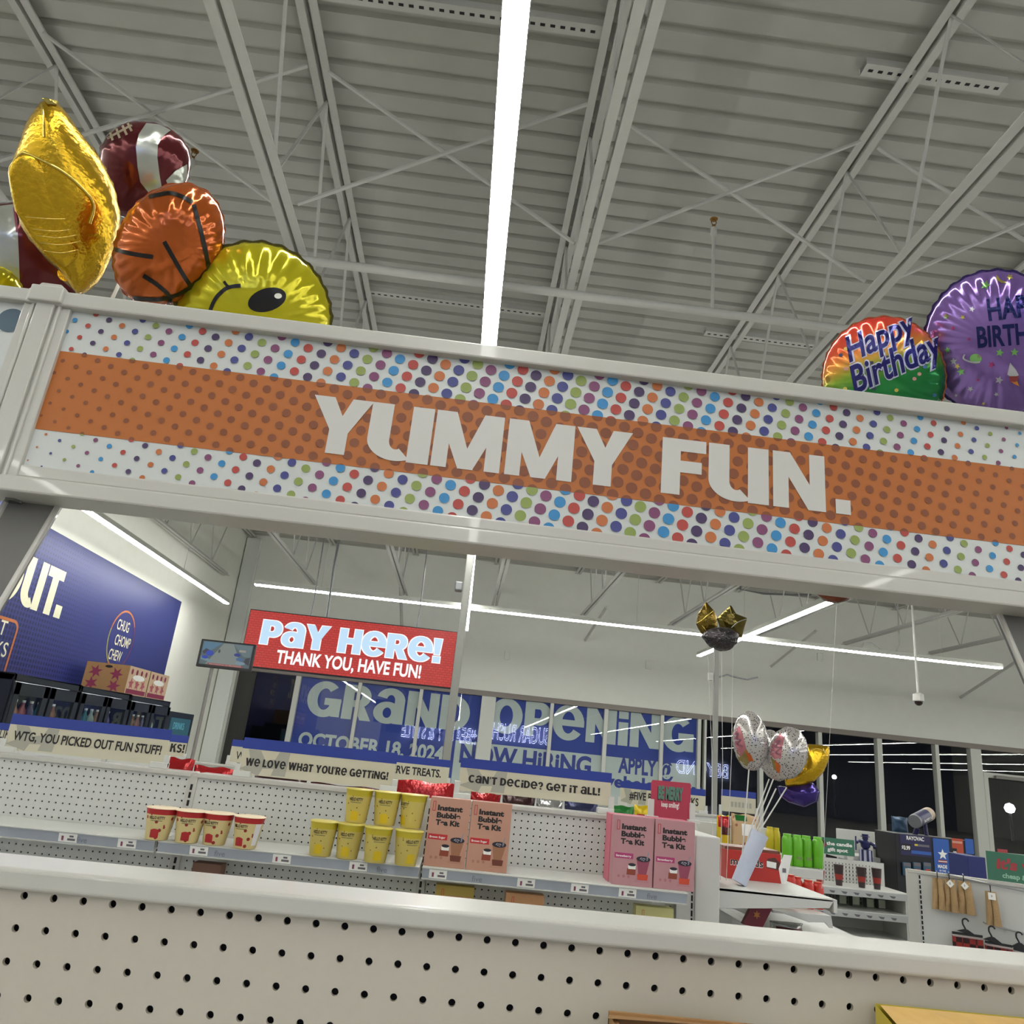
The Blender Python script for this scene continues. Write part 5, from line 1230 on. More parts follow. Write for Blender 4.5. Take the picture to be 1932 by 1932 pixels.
MB().tube([P+V3(-.10, -.045, .48*h_), P+V3(-.098, -.045, .92*h_)], .006, NV2, n=6).build('staff', t)
# battery display
YRv = 6.05
A, B, C = at(1697, 1571, YRv), at(1757, 1578, YRv), at(1757, 1616, YRv)
NVD = M('display_navy', (36, 34, 78), .4, k=1.4); BLU = M('display_blue', (48, 92, 170), .4, k=1.4); ORR = M('display_orange', (184, 76, 48), .4, k=1.4)
xl = at(1690, 1600, YRv).x; xr = at(1797, 1600, YRv).x; x4 = at(1838, 1600, YRv).x; ztop = (at(1697, 1572, YRv).z+at(1790, 1583, YRv).z)/2
t = thing('battery_display', ((xl+xr)/2, YRv+.15, 0), 'black and navy battery display stand with price panels', 'display')
MB().box(xl, xr, YRv, YRv+.30, 0, ztop, BLACK).build('cabinet', t, bevel=.003)
O = V3(0, YRv, 0); 
def px_rect(xl_, yt_, xr_, yb_, Y, d, mat, mbx): a, b = at(xl_, yt_, Y), at(xr_, yb_, Y); mbx.flat(shape(rect(a.x, b.z, b.x, a.z)), V3(0, Y, 0), X_, Z_, MY, d, mat)
mb = MB(); px_rect(1697, 1573, 1757, 1618, YRv, .002, NVD, mb); px_rect(1719, 1604, 1757, 1614, YRv, .003, BLU, mb); px_rect(1700, 1591, 1719, 1606, YRv, .003, BLACKP, mb); px_rect(1725, 1592, 1753, 1599, YRv, .003, M('tag_grey'), mb); px_rect(1725, 1592, 1731, 1596, YRv, .0035, YEL, mb); mb.build('header_panel', t)
mb = MB(); a, b = at(1710, 1584, YRv), at(1743, 1587, YRv); mb.flat(text2('RAYOVAC', .026, width=b.x-a.x, off=.03), V3(a.x, YRv, (a.z+b.z)/2), X_, Z_, MY, .004, PAPER); a = at(1701, 1602, YRv); mb.flat(text2('$3.99', .026, width=.066, off=.04), a, X_, Z_, MY, .004, PAPER); mb.build('header_lettering', t)
mb = MB(); px_rect(1759, 1581, 1794, 1652, YRv, .004, BLU, mb); c = at(1778, 1612, YRv); mb.flat(shape(star2(0, 0, .040, .017)), c, X_, Z_, MY, .005, PAPER); c = at(1778, 1625, YRv)
mb.flat(shape(rect(-.034, -.012, .034, .010)), c, X_, Z_, MY, .0045, M('usa_red', (150, 64, 60), .5, k=1.4)); mb.flat(shape(rect(-.034, -.004, .034, .002)), c, X_, Z_, MY, .0055, PAPER); mb.build('usa_panel', t)
mb = MB(); a = at(1769, 1637, YRv); mb.flat(text2('MADE', .022, width=.072, off=.04), a, X_, Z_, MY, .006, PAPER); a = at(1772, 1644, YRv); mb.flat(text2('IN THE', .013, width=.05, off=.02), a, X_, Z_, MY, .006, PAPER); a = at(1769, 1652, YRv); mb.flat(text2('USA', .022, width=.072, off=.04), a, X_, Z_, MY, .006, PAPER); mb.build('usa_lettering', t)
for i, (xc) in enumerate((1713, 1732, 1751)):
    b = at(xc, 1640, YRv-.03); t2 = thing('battery_pack', V3(b.x, YRv-.02, b.z-.045), 'carded battery pack hanging in the display, %s of three' % ('leftmost', 'middle', 'rightmost')[i], 'battery pack', 'carded battery packs')
    MB().box(b.x-.030, b.x+.030, YRv-.024, YRv-.004, b.z-.045, b.z+.045, M('pack_blue', (60, 96, 120), .35, k=1.3)).build('card', t2, bevel=.003)
    MB().box(b.x-.020, b.x+.020, YRv-.030, YRv-.024, b.z-.036, b.z+.0, ORR).build('blister', t2, bevel=.004); MB().box(b.x-.028, b.x+.028, YRv-.0255, YRv-.024, b.z+.02, b.z+.042, M('tag_grey')).build('top_strip', t2)
t = thing('price_panel', (x4, YRv+.1, 0), 'orange and blue price panels right of the battery display', 'display')
MB().box(xr+.004, x4, YRv+.03, YRv+.30, 0, at(1810, 1585, YRv).z, BLACK).build('cabinet', t)
mb = MB(); px_rect(1794.5, 1581, 1819, 1620, YRv+.03, .002, ORR, mb); px_rect(1796, 1600, 1806, 1617, YRv+.03, .003, BLACKP, mb); px_rect(1796, 1586, 1815, 1592, YRv+.03, .003, M('peach_print', (214, 160, 140), .5, k=1.3), mb); px_rect(1820, 1582, 1838, 1612, YRv+.03, .002, BLU, mb); px_rect(1794.5, 1624, 1812, 1650, YRv+.03, .002, M('dim_red', (110, 40, 36), .5, k=1.3), mb); mb.build('panels', t)
mb = MB(); a = at(1798, 1614, YRv+.03); mb.flat(text2('$2', .03, width=.03, off=.04), a, X_, Z_, MY, .004, PAPER); mb.build('lettering', t)
# giant battery on top
a, b = at(1727, 1549, YRv+.12), at(1772, 1540, YRv+.12); b = b+V3(0, .16, 0); 
t = thing('giant_battery', (a+b)/2-V3(0, 0, .08), 'oversized battery lying tilted on top of the battery display', 'battery')
ax = (b-a); L_ = ax.length; R_ = 12.5*mpp(a)
GRE = M('battery_grey', (110, 112, 116), .4, .2, k=1.2); BTN = M('battery_tan', (170, 150, 126), .4, k=1.3)
MB().lathe([(0, -.02), (R_*.94, -.02), (R_, 0), (R_, .22*L_), (R_, .80*L_), (R_, 1.12*L_), (R_*.9, 1.16*L_), (0, 1.16*L_)], a, GRE, n=32, axis=ax, mats=[GRE, GRE, NVD, NVD, BTN, BTN, BTN]).build('battery_body', t)
mb = MB(); s2 = text2('RAYOVAC', R_*.36, width=.72*L_, off=.04); Ax = ax.normalized(); side = V3(0, 0, 1).cross(Ax).normalized(); top = Ax.cross(side)
vs = []
for q in s2[0]:
    an = (q[1]-R_*.18)/R_-.12; dirn = (-side*math.cos(an)+top*math.sin(an)); dirn = dirn if dirn.y < 0 else -dirn+top*2*math.sin(an)
    vs.append(a+Ax*(.18*L_+q[0])+dirn*(R_*1.006))
mb.mesh(vs, s2[1], PAPER); mb.build('lettering', t)
mb = MB(); mb.tube([a+V3(.03, .03, -R_), a+V3(.02, .06, -R_-.06)], .02, NVD, n=8); mb.tube([b+V3(-.05, -.04, -R_), a+V3(.12, .06, -R_-.05)], .015, NVD, n=8); mb.build('stand', t)
b = at(1700, 1556, YRv+.4)
bag(V3(b.x, YRv+.42, at(1700, 1573, YRv+.42).z), .14, .13, .05, foil('dim_blue_foil', (60, 84, 110), .3, .3), 'dim blue bag leaning behind the battery display')

# pegboard panel with hooks, gloves and hangers, running towards the camera
PA = at(1712, 1641, 4.6); PB = atZ(1932, 1671, PA.z); ZP = PA.z
Ux = (PB-PA); Ux.z = 0; Lp = Ux.length; Ux.normalize(); Nx = V3(Ux.y, -Ux.x, 0)
gF = thing('gondola_shelving', (PA.x, PA.y, 0), 'white pegboard panel with hooks at the right edge, seen at an angle', 'shelving')
mb = MB(); mb.obox(PA, Ux, Z_, Nx, .02, Lp+.9, -ZP+.1, -.012, -.02, 0, WHITE2); mb.build('panel', gF)
mb = MB(); mb.obox(PA, Ux, Z_, Nx, -.0, Lp+.9, -.012, .006, -.03, .012, WHITE); mb.build('top_rail', gF, bevel=.002)
mb = MB(); mb.obox(PA, Ux, Z_, Nx, -.01, .05, -ZP, .004, -.03, .010, WHITE); zz = -.02
while zz > -.8: mb.prism(rect(.056, zz-.018, .064, zz), PA, Ux, Z_, Nx, .0008, .0008, SLOT); zz -= .026
mb.build('upright', gF)
mb = MB(); mb.obox(PA, Ux, Z_, Nx, -.01, Lp+.9, -ZP, -ZP+.10, -.03, .25, WHITE2); mb.build('base_deck', gF)
HKM = M('hook_wire', (150, 150, 148), .3, .6, k=1.2)
def onp(x, y): return atP(x, y, PA, PB)
def bar(xl, yl, xr, yr, nm, par):
    a, b = onp(xl, yl)+Nx*.03, onp(xr, yr)+Nx*.03; mb = MB(); mb.tube([a, b], .0045, HKM, n=6)
    for k in (0, .5, 1): q = a+(b-a)*k; mb.tube([q, q-Nx*.032], .004, HKM, n=6)
    mb.build(nm, par)
bar(1786, 1649, 1945, 1684, 'hook_bar', gF); bar(1856, 1740, 1945, 1764, 'hook_bar', gF)
TANC = M('tan_cloth', (176, 146, 104), .85, k=1.4, bump=.5, bscale=120); 
def glove(xt, yt, wpx, hpx, lean, label, cardtag):
    P = onp(xt, yt)+Nx*.055; s_ = mpp(P); w_, h_ = wpx*s_, hpx*s_
    t = thing('cloth_pouch', P-V3(0, 0, h_), label, 'cloth pouch', 'tan cloth pouches on hooks')
    for sgn, nm in ((-1, 'left_fold'), (1, 'right_fold')):
        mb = MB(); vs = []; n_ = 8
        for s2 in (-1, 1):
            for j in range(n_+1):
                for i in range(n_+1):
                    u, v = i/n_, j/n_
                    half = w_*(.36+.14*v) ; xx = sgn*half*.5+(u-.5)*half*1.05+lean*w_*v*.2
                    e = (max(0, 1-(2*u-1)**2))**.5*(.4+.6*math.sin(PI*min(1, v+.05)))
                    vs.append(P+Ux*xx-Z_*(h_*v)+Nx*(s2*.020*e+.006*sgn+.004*math.sin(7*v+5*u)))
        N_ = (n_+1)**2; fs = []
        for s2 in (0, 1):
            for j in range(n_):
                for i in range(n_):
                    q = (s2*N_+j*(n_+1)+i, s2*N_+j*(n_+1)+i+1, s2*N_+(j+1)*(n_+1)+i+1, s2*N_+(j+1)*(n_+1)+i); fs.append(q)
        mb.mesh(vs, fs, TANC, True); mb.build(nm, t, sharp=80)
    MB().tube([P+Z_*.035-Nx*.03, P+Z_*.03, P-Z_*.01], .003, BLACK, n=6).build('hook', t)
    if cardtag:
        mb = MB(); c = P+Nx*.034+Z_*(-.12*h_); r_ = 6*s_
        mb.prism([(0, -r_*1.2), (r_*1.1, 0), (0, r_*1.2), (-r_*1.1, 0)] if cardtag == 1 else rect(-r_, -r_, r_, r_), c, Ux, Z_, Nx, 0, .001, PAPER)
        mb.flat(text2('5', r_*.5, off=.02), c-Ux*r_*.2-Z_*r_*.2, Ux, Z_, Nx, .0015, BLACKP); mb.build('paper_tag', t)
glove(1767, 1655, 22, 54, -.2, 'tan cloth pouch hanging leftmost on the hook bar', 0)
glove(1789, 1657, 25, 56, 0, 'tan cloth pouch with diamond tag, second on the hook bar', 1)
glove(1816, 1661, 29, 56, .2, 'tan cloth pouch with slanted tag, third on the hook bar', 1)
glove(1866, 1680, 24, 58, .3, 'tan cloth pouch hanging alone on the right with square tag', 2)
PLAID = M('red_plaid', (116, 34, 28), .85, k=1.4)
nt = PLAID.node_tree; b_ = nt.nodes['Principled BSDF']; tcn = nt.nodes.new('ShaderNodeTexCoord'); ck = nt.nodes.new('ShaderNodeTexChecker'); ck.inputs['Scale'].default_value = 34
ck.inputs['Color1'].default_value = colr((120, 34, 28), 1.4); ck.inputs['Color2'].default_value = colr((44, 18, 20), 1.2); nt.links.new(tcn.outputs['Object'], ck.inputs['Vector']); nt.links.new(ck.outputs['Color'], b_.inputs['Base Color'])
GRNC = M('dark_green_cloth', (58, 74, 68), .85, k=1.3)
def hanger(xc, yt, xl, yl, xr, yr, cloth, label, group, drop=.16):
    Pc = onp(xc, yt)+Nx*.06; a, b = onp(xl, yl)+Nx*.06, onp(xr, yr)+Nx*.06; m_ = (a+b)/2
    t = thing('garment_hanger', m_-Z_*drop, label, 'garment', group)
    s_ = mpp(Pc); hk = [Pc+Ux*(5*s_*math.cos(q))+Z_*(5*s_*math.sin(q)) for q in [PI*1.05-PI*i/8 for i in range(9)]]
    mb = MB(); mb.tube(hk[::-1]+[hk[0]-Z_*.01, Pc-Z_*.05+Ux*.004], .0045, BLACK, n=6); mb.build('hook', t)
    mb = MB(); top = Pc-Z_*(13*s_); mb.prism([(-.008, 0), (.008, 0), (.055, -(top.z-m_.z)-.004), (-.045, -(top.z-m_.z)+.012)], top, Ux, Z_, Nx, -.005, .005, BLACK); mb.tube([a, m_, b], .006, BLACK, n=6); mb.build('hanger_frame', t)
    mb = MB(); D = b-a; k = 10; vs = []
    for s2 in (-1, 1):
        for j in range(3):
            for i in range(k+1):
                vs.append(a+D*(i/k)-Z_*(.014+drop*j/2)+Nx*(s2*.014+.006*math.sin(i*1.7+j)))
    N_ = 3*(k+1); fs = [(s2*N_+j*(k+1)+i, s2*N_+j*(k+1)+i+1, s2*N_+(j+1)*(k+1)+i+1, s2*N_+(j+1)*(k+1)+i) for s2 in (0, 1) for j in range(2) for i in range(k)]
    mb.mesh(vs, fs, cloth, True); mb.build('cloth', t, sharp=80)
    MB().tube([a-Z_*.012+Nx*.018, b-Z_*.012+Nx*.018], .004, M('grey_pink_band', (150, 130, 130), .6, k=1.2), n=6).build('waistband', t)
hanger(1819, 1736, 1794, 1756, 1851, 1764, PLAID, 'red plaid garment on a black hanger, left one', 'garments on black hangers')
hanger(1868, 1750, 1855, 1773, 1906, 1782, PLAID, 'dark red plaid garment on a black hanger, middle one', 'garments on black hangers')
hanger(1919, 1761, 1908, 1786, 1955, 1797, GRNC, 'dark green garment on a black hanger at the right edge', 'garments on black hangers')
# green and white cards over that panel
A, B, C = onp(1861, 1622), onp(1960, 1634), onp(1861, 1661)
t = thing('card_topper', (A+B)/2-V3(0, 0, .12), 'green card topper with red winter lettering at the right edge', 'sign')
wd = (B-A).dot(Ux); hh = (A.z-C.z)+.01; Oq = V3(A.x, A.y, ZP+.008)
mb = MB(); mb.obox(Oq, Ux, Z_, Nx, 0, wd+.1, .0, hh+.03, -.004, 0, GSN); mb.build('card', t)
mb = MB(); mb.flat(text2("it's winter", .42*hh, width=.36, off=.05, shear=.1), Oq, Ux, Z_, Nx, .001, M('winter_red', (170, 60, 66), .5, k=1.3)); mb.v = [v+Ux*.045+Z_*(.55*hh) for v in mb.v]
k0 = len(mb.v); mb.flat(text2('cheap & cheery', .20*hh, width=.22, off=.03), Oq+Ux*.07+Z_*(.16*hh), Ux, Z_, Nx, .001, M('mint_print', (160, 206, 180), .5, k=1.3)); mb.build('lettering', t)
mb = MB(); mb.obox(Oq, Ux, Z_, Nx, .0, .035, -.02, .05, -.02, -.004, BR); mb.build('clip', t)
YT2 = 6.2; A, B, C = at(1877, 1606, YT2), at(1975, 1618, YT2), at(1877, 1634, YT2)
t = thing('card_topper', V3((A.x+B.x)/2, YT2, 0), 'white card sign with red letters behind the green winter card', 'sign')
MB().box(A.x, B.x, YT2, YT2+.01, C.z-.2, (A.z+B.z)/2, M('pale_mint_card', (196, 206, 192), .5, k=1.3)).build('card', t); MB().box(A.x+.1, A.x+.14, YT2+.01, YT2+.03, 0, C.z, WHITE2).build('stand', t)
mb = MB(); mb.flat(text2('Festive', .11, width=.5, off=.05), at(1884, 1632, YT2), X_, Z_, MY, .002, M('winter_red')); mb.build('lettering', t)
a, b = at(1825, 1613, 5.0), at(1861, 1640, 5.0)
t = thing('carton', V3((a.x+b.x)/2, 5.1, 0), 'dark blue box stack between battery display and winter card', 'box')
MB().box(a.x, b.x, 5.0, 5.2, 0, (a.z+at(1861, 1620, 5).z)/2, M('deep_blue_box', (28, 40, 104), .5, k=1.4)).build('carton_body', t, bevel=.003)
# ================================================================== foil balloons
def vframe(C):
    N = (CAM-C).normalized(); U = (RT-N*RT.dot(N)).normalized(); return U, N.cross(U), N
def polyR(pts, c):
    def f(t):
        d = (math.cos(t), math.sin(t)); best = 0
        for (x0, y0), (x1, y1) in zip(pts, pts[1:]+pts[:1]):
            ax, ay, bx, by = x0-c[0], -(y0-c[1]), x1-c[0], -(y1-c[1])
            ex, ey = bx-ax, by-ay; den = d[0]*ey-d[1]*ex
            if abs(den) < 1e-9: continue
            s = (ax*ey-ay*ex)/den; q = (ax*d[1]-ay*d[0])/den
            if s > 0 and -1e-6 <= q <= 1+1e-6: best = max(best, s)
        return best or 1
    tab = [f(2*PI*i/180) for i in range(180)]
    tab = [(tab[i-1]+2*tab[i]+tab[(i+1) % 180])/4 for i in range(180)]
    def g(t):
        x = (t/(2*PI)*180) % 180; i = int(x); return tab[i]+(tab[(i+1) % 180]-tab[i])*(x-i)
    return g
class Foil:
    """puffed two-sided foil shape; pixel outline about c at depth Y, turned to real size there"""
    def __init__(s, c, Y, R, T, wr=0, amp=.05, rim=.03, pw=.55):
        s.c = c; s.C = at(c[0], c[1], Y); s.C0 = s.C.copy(); s.s = mpp(s.C); s.U, s.V, s.N = vframe(s.C)
        s.k = 1.0
        s.R = R if callable(R) else (lambda t: R); s.T = T; s.wr = wr; s.amp = amp; s.rim = rim; s.pw = pw
    def h(s, u, v):                     # height over the seam plane, pixels in
        r = math.hypot(u, v); t = math.atan2(v, u); R = s.R(t); q = min(1, r/R)
        b = max(0, 1-q*q)**s.pw
        if s.wr: b *= 1+s.amp*q**5*math.sin(s.wr*t+3*math.sin(2*t))*3
        return s.T*b
    def Q(s, u, v):                     # the seam plane, square to the line of sight
        d = ray(s.c[0]+u, s.c[1]-v); return CAM+d*((s.C0-CAM).dot(s.N)/d.dot(s.N))+(s.C-s.C0)
    def P(s, u, v, side=1, lift=0): return s.Q(u, v)+s.N*(side*s.h(u, v)+lift)
    def px(s, x, y): return (x-s.c[0], -(y-s.c[1]))
    def body(s, mat, back=None, nr=14, nt=120, rimmat=None):
        mb = MB()
        for side in (1, -1):
            vs, fs = [], []
            for i in range(nr+1):
                q = math.sin(PI/2*i/nr)
                for k in range(nt):
                    t = 2*PI*k/nt; R = s.R(t)
                    if s.wr and i == nr: R *= 1+.018*math.sin(s.wr*t+3*math.sin(2*t))
                    vs.append(s.P(R*q*math.cos(t), R*q*math.sin(t), side) if i < nr else s.Q(R*math.cos(t), R*math.sin(t)))
            for i in range(nr):
                for k in range(nt):
                    f_ = (i*nt+k, (i+1)*nt+k, (i+1)*nt+(k+1) % nt, i*nt+(k+1) % nt)
                    fs.append(f_ if side == 1 else f_[::-1])
            mb.mesh(vs, fs, mat if side == 1 else (back or mat), True)
        if s.rim:
            vs, fs = [], []
            for q, z in ((.97, .0015), (1+s.rim, .0008), (1+s.rim, -.0008), (.97, -.0015)):
                for k in range(nt):
                    t = 2*PI*k/nt; R = s.R(t)*q*(1+(.012*math.sin(s.wr*t+3*math.sin(2*t)) if s.wr else 0)); vs.append(s.Q(R*math.cos(t), R*math.sin(t))+s.N*z)
            for i in range(3):
                for k in range(nt): fs.append((i*nt+k, (i+1)*nt+k, (i+1)*nt+(k+1) % nt, i*nt+(k+1) % nt))
            mb.mesh(vs, fs, rimmat or mat)
        return mb
    def decal(s, mb, sh, mat, lift=.0008, maxl=7.0):
        bm = bmesh.new(); vv = [bm.verts.new((q[0], q[1], 0)) for q in sh[0]]
        for f_ in sh[1]:
            try: bm.faces.new([vv[i] for i in f_])
            except ValueError: pass
        bmesh.ops.triangulate(bm, faces=bm.faces)
        for _ in range(6):
            es = [e for e in bm.edges if e.calc_length() > maxl]
            if not es: break
            bmesh.ops.subdivide_edges(bm, edges=es, cuts=1); bmesh.ops.triangulate(bm, faces=[f_ for f_ in bm.faces if len(f_.verts) > 3])
        bm.verts.index_update()
        vs = [s.P(v.co.x, v.co.y, 1, lift) for v in bm.verts]; fs = [tuple(v.index for v in f_.verts) for f_ in bm.faces]; bm.free()
        mb.mesh(vs, fs, mat, True)
    def poly(s, mb, pts, mat, lift=.0008): s.decal(mb, shape([s.px(*p) for p in pts]), mat, lift)
    def line(s, mb, pts, wd, mat, lift=.0010):
        pts = smooth([s.px(*p) for p in pts]); s.decal(mb, stroke(pts, wd), mat, lift, 12)
    def seam(s, mb, pts, r, mat, lift=.001): mb.tube([s.P(*q, 1, lift) for q in smooth([s.px(*p) for p in pts])], r, mat, n=6)
def smooth(p, n=6):
    if len(p) < 3: return [(p[0][0]+(p[1][0]-p[0][0])*i/6, p[0][1]+(p[1][1]-p[0][1])*i/6) for i in range(7)]
    out = []
    for i in range(len(p)-1):
        a = p[max(i-1, 0)]; b = p[i]; c = p[i+1]; d = p[min(i+2, len(p)-1)]
        for k in range(n):
            t = k/n
            out.append(tuple(.5*((2*b[j])+(-a[j]+c[j])*t+(2*a[j]-5*b[j]+4*c[j]-d[j])*t*t+(-a[j]+3*b[j]-3*c[j]+d[j])*t**3) for j in (0, 1)))
    return out+[p[-1]]
STICKM = M('white_stick', (214, 212, 206), .4, k=1.3)
def balloon(label, group, F, *bodies, neck=None, stick=None, r=.0032):
    t = thing('foil_balloon', F.C, label, 'balloon', group)
    for nm, mb in bodies: mb.build(nm, t, sharp=75)
    if stick: MB().tube(stick, r, STICKM, n=8).build('stick', t)
    if neck: MB().tube(neck[0], neck[1], neck[2], n=10, r1=neck[3]).build('neck', t)
    return t
GOLD = foil('gold_foil', (196, 158, 40), .24, .9, bump=.16, bscale=130, k=1.15, var=.16); GOLDS = foil('gold_seam', (240, 214, 110), .18, .9)
GOLDB = foil('gold_foil_back', (180, 140, 32), .24, .9, bump=.2, bscale=160, k=1.1)
BRN_F = foil('maroon_foil', (96, 34, 38), .16, .55, bump=.25, bscale=30); SILV = foil('silver_grey_foil', (186, 190, 180), .2, .6, bump=.3)
ORF = foil('orange_foil', (186, 92, 34), .16, .55, bump=.55, bscale=26); YLF = foil('smiley_yellow_foil', (200, 190, 30), .17, .5, bump=.35, bscale=24)
BKF = foil('black_foil_print', (22, 20, 18), .3, .2); WHF = M('white_foil_print', (225, 225, 210), .3, k=1.2)
GH = 'foil balloons above the header sign'
hold = HY+.10
zr = 1.90
def down(F, y, x=None): b = F.C-F.V*F.R(-PI/2)*F.s*.9; return [b, V3(b.x+(x or 0), b.y, zr)]
# gold star, edge on
pts = [(85, 187), (112, 198), (148, 245), (189, 298), (216, 352), (228, 409), (219, 464), (194, 523), (160, 552), (142, 556), (116, 515), (75, 475), (43, 434), (23, 375), (21, 316), (32, 279), (55, 222), (79, 187)]
F = Foil((125, 375), 1.02, polyR(pts, (125, 375)), .062, wr=17, amp=.02, rim=0)
mb = F.body(GOLD, GOLDB)
fp = [(32, 398), (19, 327), (27, 307), (43, 291), (55, 293), (109, 320), (146, 348), (175, 384), (168, 420), (157, 460), (142, 488), (123, 502), (95, 480), (62, 447)]
m2 = MB(); F2 = Foil((98, 400), 1.02, polyR(fp, (98, 400)), .012, rim=0); F2.C = F2.C+F.N*.040; b2 = F2.body(GOLD)
m3 = MB(); F.seam(m3, fp[:9], .0022, GOLDS, .002)
for y, x0, x1 in ((430, 65, 150), (442, 70, 152), (455, 78, 150), (470, 85, 148), (408, 50, 172)): F2.seam(m3, [(x0, y), ((x0+x1)/2, y+4), (x1, y-2)], .0009, GOLDS, .0006)
m3b = MB(); F.seam(m3b, [(79, 200), (83, 225), (84, 262)], .0015, GOLDS, .0008)
m4 = MB(); F.poly(m4, [(78, 184), (108, 190), (112, 199), (90, 199)], GOLDS, .003)
m5 = MB(); q = F.P(*F.px(150, 545), 1, -.05); m5.tube([F.P(*F.px(128, 515), 1, -.03), q, F.P(*F.px(150, 562), 1, -.055)], .016, GOLDB, n=12, r1=.004)
balloon('gold star balloon seen edge on, tallest at the top left', GH, F, ('body', mb), ('front_panel', b2), ('seam', m3), ('crease', m3b), ('tip', m4), ('tail', m5), stick=[F.P(*F.px(150, 560), 1, -.055), V3(F.P(*F.px(150, 560), 1, 0).x, 1.03, zr)])
# football behind
pts = [(189, 277), (200, 259), (219, 241), (241, 230), (269, 228), (296, 232), (326, 245), (346, 263), (358, 284), (361, 307), (356, 339), (340, 378), (300, 405), (250, 415), (215, 405), (192, 350), (186, 310)]
F = Foil((272, 322), 1.16, polyR(pts, (272, 322)), .060, wr=23, amp=.015, rim=.012)
mb = F.body(BRN_F, rimmat=SILV)
m2 = MB(); F.poly(m2, [(276, 233), (300, 235), (322, 246), (305, 260), (297, 275), (296, 298), (300, 329), (304, 352), (296, 372), (280, 362), (265, 343), (260, 316), (257, 279), (262, 255)], SILV)
m3 = MB()
for a, b in (((203, 262), (249, 237)), ((208, 250), (214, 266)), ((220, 243), (227, 262)), ((231, 237), (240, 256)), ((241, 233), (249, 249))): F.line(m3, [a, b], 4.5, M('tan_lace', (150, 136, 112), .5, k=1.3))
m4 = MB(); F.poly(m4, [(312, 340), (330, 322), (352, 310), (352, 335), (340, 352), (318, 352)], SILV)
balloon('maroon football balloon with grey stripe, behind gold star and basketball', GH, F, ('body', mb), ('stripe', m2), ('laces', m3), ('tip_patch', m4), stick=[F.C-F.V*.07, V3(F.C.x-.02, F.C.y, zr)])
# second football at the edge
pts = [(-80, 430), (-20, 388), (30, 380), (85, 398), (140, 436), (172, 490), (165, 545), (120, 590), (20, 605), (-70, 560), (-95, 490)]
F = Foil((50, 495), 1.20, polyR(pts, (50, 495)), .060, wr=21, amp=.015, rim=.012)
mb = F.body(BRN_F, rimmat=SILV)
m2 = MB(); F.poly(m2, [(-60, 415), (-20, 392), (28, 386), (33, 420), (36, 480), (38, 540), (36, 585), (-50, 570), (-85, 500)], SILV)
m3 = MB(); F.line(m3, [(27, 392), (33, 440)], 4, M('wine_line', (120, 36, 60), .4, k=1.3), .0014)
balloon('maroon football balloon with grey stripe cut off at the left edge', GH, F, ('body', mb), ('stripe', m2), ('stripe_edge', m3), stick=[F.C-F.V*.08, V3(F.C.x, F.C.y, zr)])
F = Foil((-18, 566), 1.10, 64, .035, wr=26, amp=.03)
balloon('olive yellow balloon just peeping in at the left edge', GH, F, ('body', F.body(YLF)), stick=[F.C-F.V*.03, V3(F.C.x, F.C.y, zr)])
# basketball
pts = []
for i in range(48):
    a = 2*PI*i/48; x, y = 124*math.cos(a), 97*math.sin(a); ro = math.radians(57)
    pts.append((318+x*math.cos(ro)-y*math.sin(ro), 462-(x*math.sin(ro)+y*math.cos(ro))))
F = Foil((318, 462), 1.0, polyR(pts, (318, 462)), .058, wr=25, amp=.045, rim=.012)
mb = F.body(ORF); m2 = MB()
for p in ([(281, 373), (318, 366), (340, 372), (362, 384)], [(364, 388), (374, 425), (384, 465), (393, 506)], [(216, 470), (250, 478), (290, 484)], [(310, 456), (335, 500), (352, 528), (366, 546)],
          [(272, 518), (300, 537), (320, 558), (318, 578)], [(252, 561), (300, 563), (340, 552), (372, 530), (396, 503)]): F.line(m2, p, 8, BKF)
balloon('orange basketball balloon with black lines', GH, F, ('body', mb), ('ball_lines', m2), stick=[F.C-F.V*.07-F.U*.03, V3(F.C.x-.05, F.C.y, zr)])
# smiley
F = Foil((477, 604), 1.085, 146, .052, wr=31, amp=.05, rim=.035)
mb = F.body(YLF, rimmat=M('smoky_rim', (70, 64, 20), .25, .5, k=1.2)); m2 = MB()
F.decal(m2, ([F.px(503+36*math.cos(a)*math.cos(.3)-21*math.sin(a)*math.sin(.3), 567-(36*math.cos(a)*math.sin(.3)+21*math.sin(a)*math.cos(.3))) for a in [2*PI*i/30 for i in range(30)]], [tuple(range(30))]), BKF)
F.decal(m2, ([F.px(548+28*math.cos(a), 622-14*math.sin(a)) for a in [2*PI*i/24 for i in range(24)]], [tuple(range(24))]), BKF)
m4 = MB(); F.decal(m4, ([F.px(523+7*math.cos(a), 560-5*math.sin(a)) for a in [2*PI*i/14 for i in range(14)]], [tuple(range(14))]), WHF, .0016)
m3 = MB(); F.line(m3, [(455, 541), (438, 543), (424, 549), (408, 566), (398, 590), (393, 612)], 7, BKF); F.line(m3, [(424, 533), (430, 541), (437, 545)], 5, BKF)
balloon('yellow smiley balloon rising behind the header sign', GH, F, ('body', mb), ('eyes', m2), ('smile', m3), ('eye_glint', m4), stick=[F.C-F.V*.08, V3(F.C.x, F.C.y, zr)])
